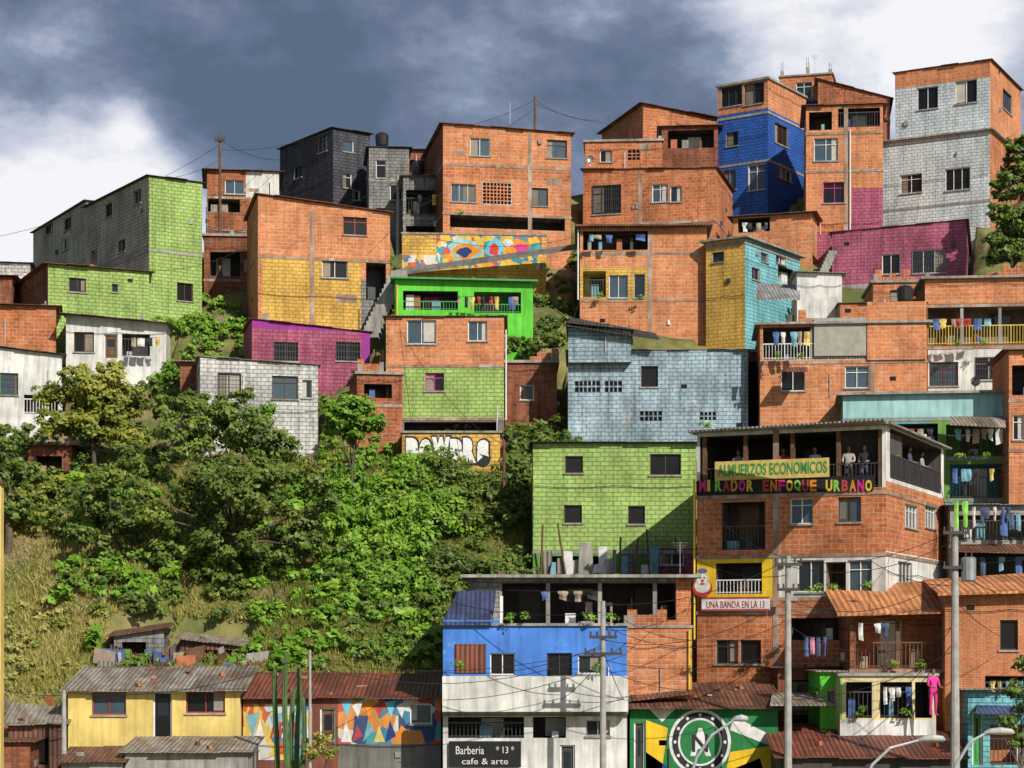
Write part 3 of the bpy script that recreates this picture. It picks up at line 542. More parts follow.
mh=H('maroon_house',243,441,697,800,'mar',Y=77,yaw=0,d=4.2,h=(0,0,.75,.8),roof=('redroof',.25,.05,.35),regs=[(240,704,312,760,'mur3'),(338,697,441,744,'mur2'),(338,744,441,800,'concd')],ops=[('d',320,708,336,752,{'g':'wood'}),('w',410,704,432,724,{'fr':'fwhite'})])
for i in range(9):
    x=341+i*11; 
    if x<404: mh.shape([(x,742),(x+11,742-(i%3)*6),(x+5,720+(i%2)*5)],['c_w','c_r','c_c','c_y','navy','orp'][i%6]); mh.shape([(x,702+(i%2)*4),(x+6,718),(x+11,700)],['sky2','c_w','orp','c_r'][i%4])
for x in (252,276,298): mh.shape([(x-6,716),(x+1,738),(x+7,712)],'c_c'); mh.shape([(x+3,738),(x+12,738),(x+8,718)],'c_w')
mh.text('ARTE',270,722,300,738,'c_r',bold=.04)
H('tin_shack',8,62,724,790,'rust',Y=75.5,yaw=6,d=3,h=(0,0,.4,.6),roof=('tin',.25,.04),ops=[('o',20,738,48,765,{'in':'innerd'})])
H('tin_shack',-12,30,742,790,'br2',Y=73,yaw=6,d=2.5,roof=('rust',.25,.04))
H('yellow_wall',-40,1,484,716,'yel2',Y=72,yaw=0,d=.4,roof=('wood',.1,.1))
H('tin_shack',114,164,636,668,'gry',Y=83.5,yaw=5,d=2.2,h=(0,.3,.5,.2),roof=('rust',.25,.04),ops=[('o',122,642,146,660,{'in':'innerd'})])
H('tin_shack',180,238,646,668,'rust',Y=84,yaw=-4,d=2,h=(.3,0,.2,.5),roof=('tin',.25,.04),ops=[('o',200,650,232,664,{'in':'innerd'})])
H('tin_shack',28,72,446,490,'br2',Y=97,yaw=4,d=2.5,roof=('rust',.3,.04),ops=[('o',36,456,62,482,{'in':'innerd'})])
# ================================================================ terrain
CAP=[(-300,330),(0,300),(250,235),(450,205),(700,175),(1024,150),(1400,150)]
yy=[(690,81),(650,84)]+sorted([a for a in YM if a[1]>84],key=lambda a:a[1]); PY=[60,72,78,80]+[b for a,b in yy]; PZ=[0,0,.2,2.6]+[CZ+(HY-a)*b/F for a,b in yy]
def terr(x,y):
    x=np.asarray(x,float); y=np.asarray(y,float)
    z=np.interp(y,PY,PZ)
    px=512+F*x/np.maximum(y,60); cp=np.interp(px,[a for a,b in CAP],[b for a,b in CAP])
    cz=CZ+(HY-cp)*np.interp(cp,[a for a,b in YM],[b for a,b in YM])/F
    z=np.minimum(z,cz)
    z=z-np.clip(y-150,0,90)*.35
    rise=np.clip((y-80)/8,0,1)*np.clip((170-y)/20,0,1)
    z=z+rise*(.25*np.sin(x*.7+y*.3)+.2*np.sin(x*.31-y*.5)+.1*np.sin(x*1.9+y*1.3))
    side=np.clip((np.abs(x)-55)/120,0,1); z=z*(1-side)
    z=np.maximum(z,0)
    for A,u,nb,W,d,zg in FOOT:
        dx=x-A.x; dy=y-A.y; a=dx*u.x+dy*u.y; b=dx*nb.x+dy*nb.y
        ins=(a>-.4)&(a<W+.4)&(b>-.5)&(b<d+.5); z=np.where(ins,np.minimum(z,zg-.06),z)
    return z
xs=np.concatenate([[-2500,-1200,-600,-300,-180,-120,-85,-65],np.arange(-52,52.1,.55),[65,85,120,180,300,600,1200,2500]])
ys=np.concatenate([[-1500,-600,-200,-60,0,30,50,62],np.arange(66,150,.55),[155,165,180,200,240,320,500,1000,3000]])
X,Yg=np.meshgrid(xs,ys); Z=terr(X,Yg); nx,ny=len(xs),len(ys)
me=bpy.data.meshes.new('hillside_ground'); V=np.stack([X,Yg,Z],-1).reshape(-1,3)
idx=np.arange(nx*ny).reshape(ny,nx); q=np.stack([idx[:-1,:-1],idx[:-1,1:],idx[1:,1:],idx[1:,:-1]],-1).reshape(-1,4)
def fast(me,V,q):
    me.vertices.add(len(V)); me.vertices.foreach_set('co',np.asarray(V,np.float32).ravel())
    me.loops.add(q.size); me.loops.foreach_set('vertex_index',q.ravel().astype(np.int32))
    me.polygons.add(len(q)); me.polygons.foreach_set('loop_start',np.arange(0,q.size,q.shape[1],dtype=np.int32)); me.polygons.foreach_set('loop_total',np.full(len(q),q.shape[1],np.int32))
    me.update(calc_edges=True)
fast(me,V,q); me.materials.append(MATS['terrain']); go=bpy.data.objects.new('hillside_ground',me); scn.collection.objects.link(go)
# ================================================================ foliage
NL=0
def unit(n): v=rng.normal(size=(n,3)); return v/np.linalg.norm(v,axis=1,keepdims=True)
def leafobj(name,c,n,s,tint,mat,parent=None,asp=.55):
    global NL; NL+=len(c)
    n=n/np.linalg.norm(n,axis=1,keepdims=True); r=unit(len(c)); t=np.cross(n,r); t/=np.linalg.norm(t,axis=1,keepdims=True)+1e-9; b=np.cross(n,t); s=s[:,None]
    V=np.stack([c-t*s,c+b*s*asp-n*s*.15,c+t*s,c-b*s*asp-n*s*.15],1).reshape(-1,3)
    me=bpy.data.meshes.new(name); fast(me,V,np.arange(len(V)).reshape(-1,4)); me.materials.append(MATS[mat])
    at=me.attributes.new('tint','FLOAT','FACE'); at.data.foreach_set('value',np.clip(tint,0,1).astype(np.float32))
    o=bpy.data.objects.new(name,me); scn.collection.objects.link(o)
    if parent: o.parent=parent
    return o
def crown(blobs,dens=1.0,ls=.11,sub=1.0):
    C=[];NN=[];S=[];T=[]
    for (cx,cy,cz,r) in blobs:
        ns=int((9*r*r+7)*sub); bt=rng.uniform(-.16,.16)
        for k in range(ns):
            d=unit(1)[0]; d[2]=d[2]*.8+.15; d[1]=d[1]-.25
            sc=np.array([cx,cy,cz])+d*r*rng.uniform(.45,1.0)*np.array([1,1,.85]); rs=max(.22,r*rng.uniform(.18,.36))
            n=int(dens*230*rs*rs+12); dd=unit(n); p=sc+dd*rs*(rng.uniform(.35,1.08,size=(n,1)))*np.array([1,1,.7])
            C.append(p); NN.append(dd*.6+d*.3+np.array([.1,-.2,.4])+unit(n)*.45); S.append(rng.uniform(.6,1.25,n)*ls)
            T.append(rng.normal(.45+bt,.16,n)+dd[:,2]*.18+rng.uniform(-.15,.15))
    return np.concatenate(C),np.concatenate(NN),np.concatenate(S),np.concatenate(T)
def tree(name,bx,by,Y,bl,mat='lf_tree',dens=1.0,ls=.11,tr=.22,sub=1.0):
    e=empty(name); base=P(bx,by,Y); base.z=float(terr(base.x,base.y))-.3
    blobs=[]
    for (px,py,rp) in bl:
        r=rp*Y/F; q=P(px,py,Y+R(-1,1)*r*.8); blobs.append((q.x,q.y,q.z,r))
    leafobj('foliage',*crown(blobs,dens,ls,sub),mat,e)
    mb=MB(); cen=Vector(np.mean([b[:3] for b in blobs],axis=0)); fork=base.lerp(cen,.5)
    mb.tube([base,base.lerp(fork,.5)+Vector((R(-.15,.15),R(-.15,.15),0)),fork],[tr,tr*.8,tr*.65],'trunk',8)
    for b in blobs:
        q=Vector(b[:3]); mid=fork.lerp(q,.5)+Vector((R(-.3,.3),R(-.3,.3),.2)); mb.tube([fork,mid,q],[tr*.4,tr*.22,tr*.06],'trunk',6)
    mb.obj('trunk',e)
tree('leafy_tree',235,600,89,[(160,470,28),(190,440,32),(232,430,38),(275,448,34),(305,485,28),(296,532,30),(250,492,40),(203,492,38),(160,518,28),(230,545,38),(180,552,28),(270,562,26),(310,548,18),(138,495,18),(328,505,15),(215,578,22),(245,398,14),(190,408,12)],ls=.13,dens=1.1,sub=1.15)
tree('leafy_tree',95,480,97,[(75,400,26),(100,385,28),(125,405,26),(60,425,22),(95,425,32),(125,440,24),(50,395,16),(75,375,16),(110,370,14)],mat='lf_yel',ls=.135,sub=1.9,tr=.15)
tree('leafy_tree',165,440,98,[(165,410,20),(190,400,18),(215,412,20),(240,425,18),(175,432,20),(150,390,14)],ls=.13,sub=1.5)
tree('small_tree',352,478,95,[(342,415,17),(360,410,18),(375,425,14),(350,432,18),(334,430,12),(350,402,10)],mat='lf_lime',ls=.135,tr=.1,sub=2.3)
tree('leafy_tree',255,395,101,[(245,395,10),(270,410,10),(262,425,12)],mat='lf_lime',ls=.12,tr=.08,sub=1.5)
tree('leafy_tree',1012,290,113,[(1008,190,20),(1024,170,22),(1000,215,16),(1020,225,24),(1005,255,20),(1030,260,22),(996,240,12),(1018,148,14)],ls=.15,sub=2.1,tr=.15)
tree('leafy_tree',1022,800,70,[(1012,690,13),(1024,665,14),(1030,705,22),(1008,722,10),(1024,740,16)],ls=.09,tr=.1,sub=1.5)
tree('leafy_tree',8,560,92,[(10,440,22),(2,480,28),(24,470,16),(15,510,24),(-10,450,24)],mat='lf_tree',ls=.135,sub=1.6)
tree('small_tree',560,360,106,[(548,325,12),(556,340,14),(540,345,12),(520,345,12)],ls=.12,tr=.08,sub=1.8)
tree('leafy_tree',120,600,90,[(110,480,22),(95,505,24),(125,520,22),(80,535,20),(110,550,22),(130,455,18)],mat='lf_tree',ls=.13,sub=1.5,tr=.14)
tree('small_tree',320,768,72.5,[(318,738,12),(312,752,12),(328,752,10)],mat='lf_yel',ls=.08,tr=.05)
regs=[ (335,478,440,600,62,.6,1.6,'lf_lime'),(430,480,535,600,45,.6,1.4,'lf_tree'),(330,500,480,600,30,.5,1.2,'lf_tree'),(250,575,445,668,60,.3,.9,'lf_lime'),(60,560,260,625,35,.4,1.0,'lf_tree'),
 (0,480,70,540,20,.5,1.1,'lf_yel'),(60,560,150,610,16,.4,1.0,'lf_lime'),(150,330,255,400,45,.5,1.0,'lf_lime'),(180,300,255,345,26,.4,.9,'lf_lime'),(300,480,330,520,16,.5,.9,'lf_lime'),
 (430,330,560,440,26,.4,.8,'lf_tree'),(505,420,570,500,40,.5,1.1,'lf_tree'),(330,600,445,668,36,.3,.8,'lf_tree'),(20,430,150,540,40,.6,1.2,'lf_tree'),(320,395,385,470,26,.4,.9,'lf_lime'),(0,600,100,690,26,.2,.6,'lf_grass'),
 (370,260,400,330,14,.3,.6,'lf_lime'),(525,240,585,330,22,.4,.8,'lf_tree'),(750,280,880,330,14,.3,.6,'lf_tree'),(100,655,250,672,14,.2,.45,'lf_tree')]
bym={}
for x0,y0,x1,y1,cnt,ra,rb,m_ in regs:
    for _ in range(cnt):
        px,py=R(x0,x1),R(y0,y1); Y=ymap(py); x=(px-512)*Y/F; z=float(terr(x,Y)); r=R(ra,rb)
        bym.setdefault(m_,[]).append((x,Y,z+r*.3,r))
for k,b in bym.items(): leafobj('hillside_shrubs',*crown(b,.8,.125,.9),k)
pl=[]
for _ in range(60):
    px,py=R(60,440),R(490,660); Y=ymap(py); x=(px-512)*Y/F; pl.append((x,Y-.2,float(terr(x,Y))+.4,R(.3,.7)))
leafobj('broadleaf_plants',*crown(pl,.35,.26,.5),'lf_lime')
pp=[]
for px,py,Y in [(508,622,74.8),(524,623,74.8),(590,622,74.8),(612,621,74.8),(812,592,77.6),(830,592,77.6),(866,590,77.0),(705,430,81),(640,300,111.6),(598,298,111.8),(776,357,97.5),(800,358,97.5),(958,345,103.4),(985,345,103.4),(462,214,117.5),(960,458,91.8),(985,458,91.5),(905,716,74.2),(860,716,74.2),(890,668,75.8),(920,668,75.8),(460,672,74.1),(600,672,74.1)]:
    q=P(px,py,Y); pp.append((q.x,q.y,q.z+.15,R(.14,.26)))
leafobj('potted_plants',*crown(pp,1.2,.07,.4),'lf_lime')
gN=100000; gp=rng.uniform([-30,455],[560,700],size=(gN,2)); gY=np.interp(gp[:,1],[a for a,b in YM],[b for a,b in YM])+rng.uniform(-.4,.4,gN); gx=(gp[:,0]-512)*gY/F
gz=terr(gx,gY); hh=rng.uniform(.08,.34,gN)*(1+.6*np.sin(gx*.9)*np.sin(gY*.7)); w=rng.uniform(.02,.06,gN)
an=rng.uniform(0,math.pi,gN); dx=np.cos(an)*w; dy=np.sin(an)*w; lx=rng.normal(0,.14,gN); ly=rng.normal(-.05,.12,gN)
V=np.stack([np.stack([gx-dx,gY-dy,gz-.05],1),np.stack([gx+dx,gY+dy,gz-.05],1),np.stack([gx+lx,gY+ly,gz+hh],1)],1).reshape(-1,3)
me=bpy.data.meshes.new('grass'); fast(me,V,np.arange(len(V)).reshape(-1,3)); me.materials.append(MATS['lf_grass'])
at=me.attributes.new('tint','FLOAT','FACE'); at.data.foreach_set('value',np.clip(.45+.28*np.sin(gx*.35+1)*np.cos(gY*.5)+rng.normal(0,.15,gN)+np.where(gp[:,0]<110,.32,0)-np.where(gp[:,0]>270,.15,0),0,1).astype(np.float32))
o=bpy.data.objects.new('grass',me); scn.collection.objects.link(o)
# ================================================================ street furniture
def upole(px,yt,Y,r=.13,arms=((.9,.3),),wood=False,trafo=False,name='utility_pole'):
    e=empty(name); t_=P(px,yt,Y); z0=float(terr(t_.x,t_.y))-.5; mb=MB(); m_='wood' if wood else 'postc'
    mb.tube([(t_.x,t_.y,z0),(t_.x,t_.y,t_.z)],[r*1.25,r*.75],m_,10)
    for L,dz in arms:
        mb.box((t_.x-L,t_.y-r-.05,t_.z-dz-.06),(2*L,0,0),(0,.1,0),(0,0,.11),'metal')
        for k in (-.9,-.45,.45,.9): mb.tube([(t_.x+k*L,t_.y-r,t_.z-dz+.05),(t_.x+k*L,t_.y-r,t_.z-dz+.2)],.035,'fbrown',6)
    if trafo:
        mb.tube([(t_.x+.45,t_.y-.1,t_.z-1.9),(t_.x+.45,t_.y-.1,t_.z-1.85),(t_.x+.45,t_.y-.1,t_.z-1.1),(t_.x+.45,t_.y-.1,t_.z-1.05)],[.2,.26,.26,.2],'falu',12)
        for k in (-.1,.1): mb.tube([(t_.x+.45+k,t_.y-.1,t_.z-1.05),(t_.x+.45+k,t_.y-.1,t_.z-.85)],.03,'fbrown',6)
    mb.obj('pole',e)
upole(788,556,71.5,arms=((.5,.3),(.4,1.2))); upole(955,527,69,r=.15,arms=((.45,.2),(.45,1.4)),trafo=True); upole(603,601,72,r=.11,arms=((.7,1.9),(.5,1.3)))
upole(220,134,118,r=.1,wood=True,arms=((.3,.4),)); upole(64,690,74,r=.1,arms=()); upole(535,96,125,r=.1,wood=True,arms=()); upole(398,175,122,r=.1,arms=())
upole(310,650,72,r=.06,arms=()); upole(504,440,96,r=.08,arms=(),wood=True)
def lamp(pts,Y,hx):
    e=empty('street_lamp'); mb=MB(); q=[P(x,y,Y) for x,y in pts]; z0=float(terr(q[0].x,q[0].y)); q=[Vector((q[0].x,q[0].y,z0-.2))]+q
    mb.tube(q,[.08]+[.055]*(len(q)-2)+[.04],'lampm',8,0)
    mb.obj('lamp_arm',e,True); mb=MB(); h=q[-1]; L=hx
    mb.tube([h+Vector((-.05,0,0)),h+Vector((L*.15,0,.05)),h+Vector((L*.5,0,.07)),h+Vector((L*.9,0,.04)),h+Vector((L,0,.0))],[.05,.1,.13,.1,.03],'lampm',10); mb.obj('lamp_head',e,True)
lamp([(692,772),(697,757),(712,735),(734,720)],70,.5); lamp([(868,775),(872,765),(890,748),(920,740)],67,.85); lamp([(951,790),(956,765),(970,742),(986,733)],66,.95)
def cable(x0,y0,Y0,x1,y1,Y1,sag=.5,r=.013):
    a,b=P(x0,y0,Y0),P(x1,y1,Y1); mb=MB(); n=10; pts=[]
    for i in range(n+1):
        s=i/n; p=a.lerp(b,s); p.z-=sag*4*s*(1-s); pts.append(p)
    mb.tube(pts,r,'cable',5); mb.obj('power_cable')
for c in [(603,604,72,788,560,71.5,.5),(788,560,71.5,955,530,69,.5),(788,566,71.5,955,540,69,.6),(603,640,72,788,600,71.5,.7),(603,645,72,443,672,75,.4),(603,648,72,310,660,72,.6),(603,652,72,310,665,72,.9),
 (310,654,72,64,692,74,.6),(955,545,69,1060,520,68,.3),(955,560,69,1060,545,68,.3),(955,570,69,1060,600,68,.4),(788,600,71.5,955,575,69,.8),(788,575,71.5,697,560,79,.3),(788,640,71.5,690,700,76,.3),(788,640,71.5,860,660,76,.3),
 (220,140,118,280,160,127,.3),(220,145,118,-20,240,115,.8),(220,150,118,333,130,128,.4),(220,160,118,149,180,112,.3),(535,100,125,600,120,130,.4),(535,104,125,640,125,127,.4),(535,100,125,443,130,118,.3),(535,108,125,400,180,122,.5),
 (398,180,122,258,215,110,.7),(398,190,122,443,190,118,.2),(504,445,96,400,330,102,.8),(504,450,96,580,300,111,.8),(603,650,72,630,710,75,.2),(603,655,72,560,700,74.3,.2),(955,640,69,860,740,73,.3),(955,600,69,1010,640,74,.2),(955,620,69,900,690,74,.3),
 (64,695,74,-30,680,74,.2),(788,690,71.5,840,700,74,.2),(390,210,109,445,190,117,.4),(390,225,109,583,235,111,.9),(720,165,125,583,170,120,.4),
 (603,612,72,443,600,75,.3),(603,606,72,690,640,76,.3),(603,625,72,788,620,71.5,.9),(603,660,72,788,650,71.5,.5),(788,610,71.5,955,600,69,.4),(788,625,71.5,955,625,69,1.0),(603,665,72,443,700,74,.3),(603,668,72,690,690,76,.2),(955,650,69,788,700,71.5,.4),(955,585,69,870,560,78,.3),(310,660,72,443,640,75,.3),(603,630,72,700,600,79,.4),(955,535,69,940,480,80,.3),(788,558,71.5,700,500,79,.4),(60,430,99,200,380,100,.5),(149,270,108,258,240,110,.5)]: cable(*c)
def roofthing(kind,px,py,Y):
    q=P(px,py,Y); mb=MB()
    if kind=='antenna':
        e=empty('tv_antenna'); mb.tube([q,q+Vector((0,0,1.3))],.015,'falu',5)
        for k in range(4): mb.tube([q+Vector((-.3+.06*k,0,1.25-.1*k)),q+Vector((.3-.06*k,0,1.25-.1*k))],.009,'falu',4)
        mb.obj('mast',e)
    elif kind=='tank':
        e=empty('water_tank'); mb.tube([q,q+Vector((0,0,.1)),q+Vector((0,0,.65)),q+Vector((0,0,.8)),q+Vector((0,0,.86))],[.38,.4,.44,.3,.12],'tankk',14); mb.obj('tank',e,False)
    elif kind=='dish':
        e=empty('satellite_dish'); n=12; rr=[]
        for r,dd in ((.02,.12),(.14,.08),(.24,0)): rr.append([q+Vector((math.cos(a*2*math.pi/n)*r,dd-.1,math.sin(a*2*math.pi/n)*r+.4)) for a in range(n)])
        for i in range(2):
            for k in range(n): mb.poly([rr[i][k],rr[i][(k+1)%n],rr[i+1][(k+1)%n],rr[i+1][k]],'falu')
        mb.tube([q,q+Vector((0,.05,.4))],.025,'falu',5); mb.tube([q+Vector((0,0,.1)),q+Vector((0,-.35,.38))],.015,'falu',4); mb.obj('dish',e)
for a in [('antenna',510,124,121),('tank',382,146,127),('antenna',815,74,132),('dish',590,166,123),('tank',418,175,123),('tank',905,302,102),('dish',975,390,95),('antenna',680,574,80)]: roofthing(*a)
def wash(px0,px1,py,Y,n,cols,hs=(.35,.75)):
    e=empty('clothesline'); a,b=P(px0,py,Y),P(px1,py,Y); mb=MB(); mb.tube([a,a.lerp(b,.5)-Vector((0,0,.06)),b],.01,'cable',4)
    for i in range(n):
        if random.random()<.12: continue
        s=(i+.5+R(-.25,.25))/n; p=a.lerp(b,s); w=(b-a).length/n*R(.22,.48); h=R(*hs); m_=random.choice(cols); k=4; sh=random.random()<.5
        col=[]; tilt=R(-.06,.06)
        for j in range(k+1):
            f=j/k; zz=p.z-.04-h*f; ww=w*(1 if not sh else (1.0 if f<.3 else .7)); yo=.05*math.sin(f*5+i)
            col.append((Vector((p.x-ww,p.y+yo,zz+tilt*f)),Vector((p.x,p.y+yo-.05,zz)),Vector((p.x+ww,p.y+yo+.02,zz-tilt*f))))
        for j in range(k):
            for c_ in range(2): mb.poly([col[j][c_],col[j][c_+1],col[j+1][c_+1],col[j+1][c_]],m_)
    mb.obj('clothes',e)
CC=['c_w','c_b','c_r','c_k','c_y','c_n','c_c','c_j','c_w','c_k','c_n']
wash(802,834,636,74.5,5,['c_w','c_b','c_p','c_j']); wash(455,520,296,107.3,10,CC); wash(930,1000,318,102.8,8,CC); wash(948,1003,428,91.8,7,CC); wash(970,1020,506,86.2,7,['c_j','c_b','c_w','c_j'],(.5,1.1))
wash(952,968,500,86,2,['c_g','c_g'],(1.0,1.6)); wash(1000,1040,512,86.3,5,['c_b','c_j','c_c'],(.5,1.0)); wash(765,812,331,97.2,6,CC); wash(880,912,686,74.3,4,['c_w','c_b','c_w']); wash(585,645,234,111.3,6,CC,(.2,.5)); wash(405,438,194,120.3,5,CC); wash(850,935,428,91.5,9,CC); wash(740,768,222,118,4,CC)
wash(505,600,590,77.6,6,CC,(.25,.5)); wash(130,160,337,105.3,4,CC,(.3,.5)); wash(952,1003,468,91.5,7,CC,(.3,.7)); wash(960,1040,556,86.2,9,CC,(.3,.8)); wash(855,890,622,75.4,4,CC,(.3,.7)); wash(990,1024,680,73.6,5,CC,(.3,.7)); wash(870,925,299,100.5,0,CC) if False else None
def sheet(name,pts,mat,th=.05):
    q=[P(*p) for p in pts]; up=Vector((0,0,th)); mb=MB(); mb.poly([p+up for p in q],mat); mb.poly(q[::-1],mat)
    for i in range(4): j=(i+1)%4; mb.poly([q[i],q[j],q[j]+up,q[i]+up],mat)
    return mb.obj(name)
sheet('blue_awning',[(441,625,74.8),(492,625,74.8),(496,592,77.5),(458,592,77.5)],'bluroof')
sheet('roof_sheet',[(566,326,99.3),(660,340,99.3),(655,334,102),(570,318,102)],'dkroof')
sheet('roof_sheet',[(756,300,100.5),(800,300,100.5),(800,286,104),(757,284,104)],'zinc')
sheet('stair_ramp',[(395,276,114),(580,249,114),(580,246,115.2),(395,272,115.2)],'concd',.15)
sheet('awning',[(688,432,78.8),(700,432,81),(885,424,77),(884,420,74.5)],'zinc',.06)
sheet('roof_sheet',[(626,702,75.3),(694,694,75.3),(700,684,78),(640,684,78)],'rust')
sheet('roof_sheet',[(770,706,74),(826,706,74),(822,694,77),(772,694,77)],'tin')
sheet('awning',[(786,372,96.9),(808,372,96.9),(807,368,97.7),(787,368,97.7)],'redroof',.03)
sheet('awning',[(950,425,91.2),(1006,428,90.4),(1005,418,92),(950,417,92.6)],'tin',.04)
sheet('awning',[(955,552,85.8),(1040,554,85.6),(1040,545,87),(955,545,87)],'rust',.04)
sheet('awning',[(976,714,72.8),(1030,715,72.8),(1030,706,73.8),(976,706,73.8)],'bluroof',.04)
e=empty('staircase'); mb=MB()
for i in range(14):
    a=P(362+i*2.2,330-i*4.6,108.3+i*.12); mb.box(a,(.9,0,0),(0,1.0,0),(0,0,-.4),'conc')
mb.obj('steps',e)
e=empty('staircase'); mb=MB()
for i in range(10):
    a=P(814+i*1.6,282-i*3.5,115.4+i*.2); mb.box(a,(.5,0,0),(0,.8,0),(0,0,-.25),'conc')
mb.obj('steps',e)
e=empty('yellow_fence'); mb=MB()
for i in range(16):
    p=P(305+i*3,470-i*.6,96.5); mb.box(p,(.03,0,0),(0,.03,0),(0,0,.75),'fyel')
a=P(305,455,96.5);b_=P(352,446,96.5); mb.tube([a,b_],.03,'fyel',5); a=P(305,468,96.5);b_=P(352,459,96.5); mb.tube([a,b_],.03,'fyel',5); mb.obj('bars',e)
e=empty('scrap_stack'); mb=MB()
for i in range(16):
    p=P(543+i*7,574,88.6+R(-.3,.3)); mb.box(p,(R(.15,.5),R(-.1,.1),R(-.08,.08)),(0,.3,0),(R(-.1,.1),0,R(.3,1.4)),random.choice(['zinc','tin','c_c','conc','c_w','gry','wood']))
for x in (541,566,620,650,634): p=P(x,578,88.4); mb.tube([p,p+Vector((R(-.4,.4),0,R(1.6,2.6)))],.045,'wood',6)
mb.obj('sheets',e)
e=empty('scrap_pile'); mb=MB()
for i in range(95):
    px,py=(R(105,255),R(655,668)) if i<60 else (R(5,100),R(690,712)); Y=ymap(py)-.4; p=P(px,py,Y); p.z=float(terr(p.x,p.y)); an=R(0,3)
    mb.box(p,(math.cos(an)*R(.2,1.2),math.sin(an)*.5,R(0,.2)),(0,R(.1,.3),0),(R(-.1,.1),0,R(.05,.7)),random.choice(['wood','rust','tin','conc','c_n','c_b','clay','br2']))
mb.obj('pieces',e)
for k,(x,yt) in enumerate([(276,672),(286,655),(292,690),(298,668),(303,700)]):
    t_=P(x,yt,72.6+R(-.4,.4)); z0=0.5; e=empty('columnar_cactus'); mb=MB(); n=6
    pts=[Vector((t_.x+math.sin(i*.9+k)*.05,t_.y,z0+(t_.z-z0)*i/n)) for i in range(n+1)]; mb.tube(pts+[pts[-1]+Vector((0,0,.12))],[.09,.1,.1,.1,.095,.09,.075,.02],'cact',16,.28); mb.obj('stem',e)
# ================================================================ people
def pmat(key,shirt,pants,skin):
    m,t,b=nt(key); o=N(t,'ShaderNodeTexCoord').outputs['Object']; s=N(t,'ShaderNodeSeparateXYZ'); t.links.new(o,s.inputs[0])
    c1=mixc(t,mapr(t,s.outputs[2],.93,.95,0,1),pants,shirt); c2=mixc(t,mapr(t,s.outputs[2],1.46,1.475,0,1),c1,skin)
    fy=N(t,'ShaderNodeMath',operation='LESS_THAN'); t.links.new(s.outputs[1],fy.inputs[0]); fy.inputs[1].default_value=-.2
    c3=mixc(t,fy.outputs[0],c2,skin); t.links.new(c3,b.inputs['Base Color']); b.inputs['Roughness'].default_value=.85
def person(px,py,Y,rot,shirt,pants,skin=(.3,.17,.1),sc=1.0,lean=True):
    loc=P(px,py,Y); e=empty('person'); e.location=loc; e.rotation_euler=(0,0,rot); e.scale=(sc,)*3
    k='cloth_%d'%len(MATS); pmat(k,shirt,pants,skin)
    V=[(0,0,.95,.13),(0,0,1.15,.12),(0,0,1.35,.14),(0,0,1.46,.06),(0,0,1.53,.05)]; E=[(0,1),(1,2),(2,3),(3,4)]
    for s in(-1,1):
        i=len(V); V+=[(s*.1,0,.9,.095),(s*.11,-.02,.5,.065),(s*.12,.02,.09,.042),(s*.13,-.13,.035,.035)]; E+=[(0,i),(i,i+1),(i+1,i+2),(i+2,i+3)]
        i=len(V)
        if lean: V+=[(s*.19,0,1.4,.06),(s*.25,-.04,1.13,.045),(s*.16,-.27,1.06,.03),(s*.14,-.34,1.05,.028)]
        else: V+=[(s*.19,0,1.4,.06),(s*.24,.02,1.12,.045),(s*.24,-.06,.86,.032),(s*.24,-.08,.79,.03)]
        E+=[(2,i),(i,i+1),(i+1,i+2),(i+2,i+3)]; h=i+3; hp=Vector(V[h][:3]); d=Vector((0,-1,0)) if lean else Vector((0,-.2,-1))
        for f,(o_,L) in enumerate([(-.03,.07),(-.01,.085),(.01,.08),(.03,.065)]):
            j=len(V); q=hp+d*L+Vector((o_,0,0)); V.append((q.x,q.y,q.z,.008)); E.append((h,j))
        j=len(V); q=hp+d*.03+Vector((-s*.05,0,0)); V.append((q.x,q.y,q.z,.009)); E.append((h,j))
    me=bpy.data.meshes.new('body'); me.from_pydata([v[:3] for v in V],E,[]); o=bpy.data.objects.new('body',me); scn.collection.objects.link(o); o.parent=e
    md=o.modifiers.new('Skin','SKIN'); 
    for i,v in enumerate(V): me.skin_vertices[0].data[i].radius=(v[3],v[3])
    me.skin_vertices[0].data[0].use_root=True
    o.modifiers.new('Sub','SUBSURF').levels=1; me.materials.append(MATS[k])
    mb=MB(); sk='skin_%d'%len(MATS); simple(sk,skin,.6); hr='c_k'
    n=12
    def ell(c,r,mat,z0=-1,z1=1,m2=8):
        for i in range(m2):
            for j in range(n):
                q=[]
                for (ii,jj) in ((i,j),(i,j+1),(i+1,j+1),(i+1,j)):
                    a=math.asin(z0+(z1-z0)*ii/m2); b=jj*2*math.pi/n; q.append((c[0]+r[0]*math.cos(a)*math.cos(b),c[1]+r[1]*math.cos(a)*math.sin(b),c[2]+r[2]*math.sin(a)))
                mb.poly(q,mat)
    ell((0,-.01,1.63),(.075,.09,.115),sk); ell((0,.012,1.655),(.083,.092,.11),hr,-.1,1); ell((0,-.1,1.62),(.013,.02,.022),sk,-1,1,4)
    for s in(-1,1): ell((s*.03,-.088,1.64),(.011,.008,.008),'c_k',-1,1,4); ell((s*.077,0,1.625),(.01,.02,.03),sk,-1,1,4)
    ell((0,-.09,1.577),(.024,.01,.007),'c_r',-1,1,4)
    mb.obj('head',e,True)
fF=sb.fc['F']; zfl=fF.rect(700,433,882,490)[2]
def onterr(px,sh,pa,f='F',out=-.45,sk=(.3,.17,.1),sc=1.0):
    fc=sb.fc[f]; u,_=fc.uz(px,480); q=fc.pt(u,zfl,out); Y=q.y
    person(512+F*q.x/Y, HY-F*(q.z-CZ)/Y, Y, math.radians(-24) if f=='F' else math.radians(66), sh,pa,sk,sc)
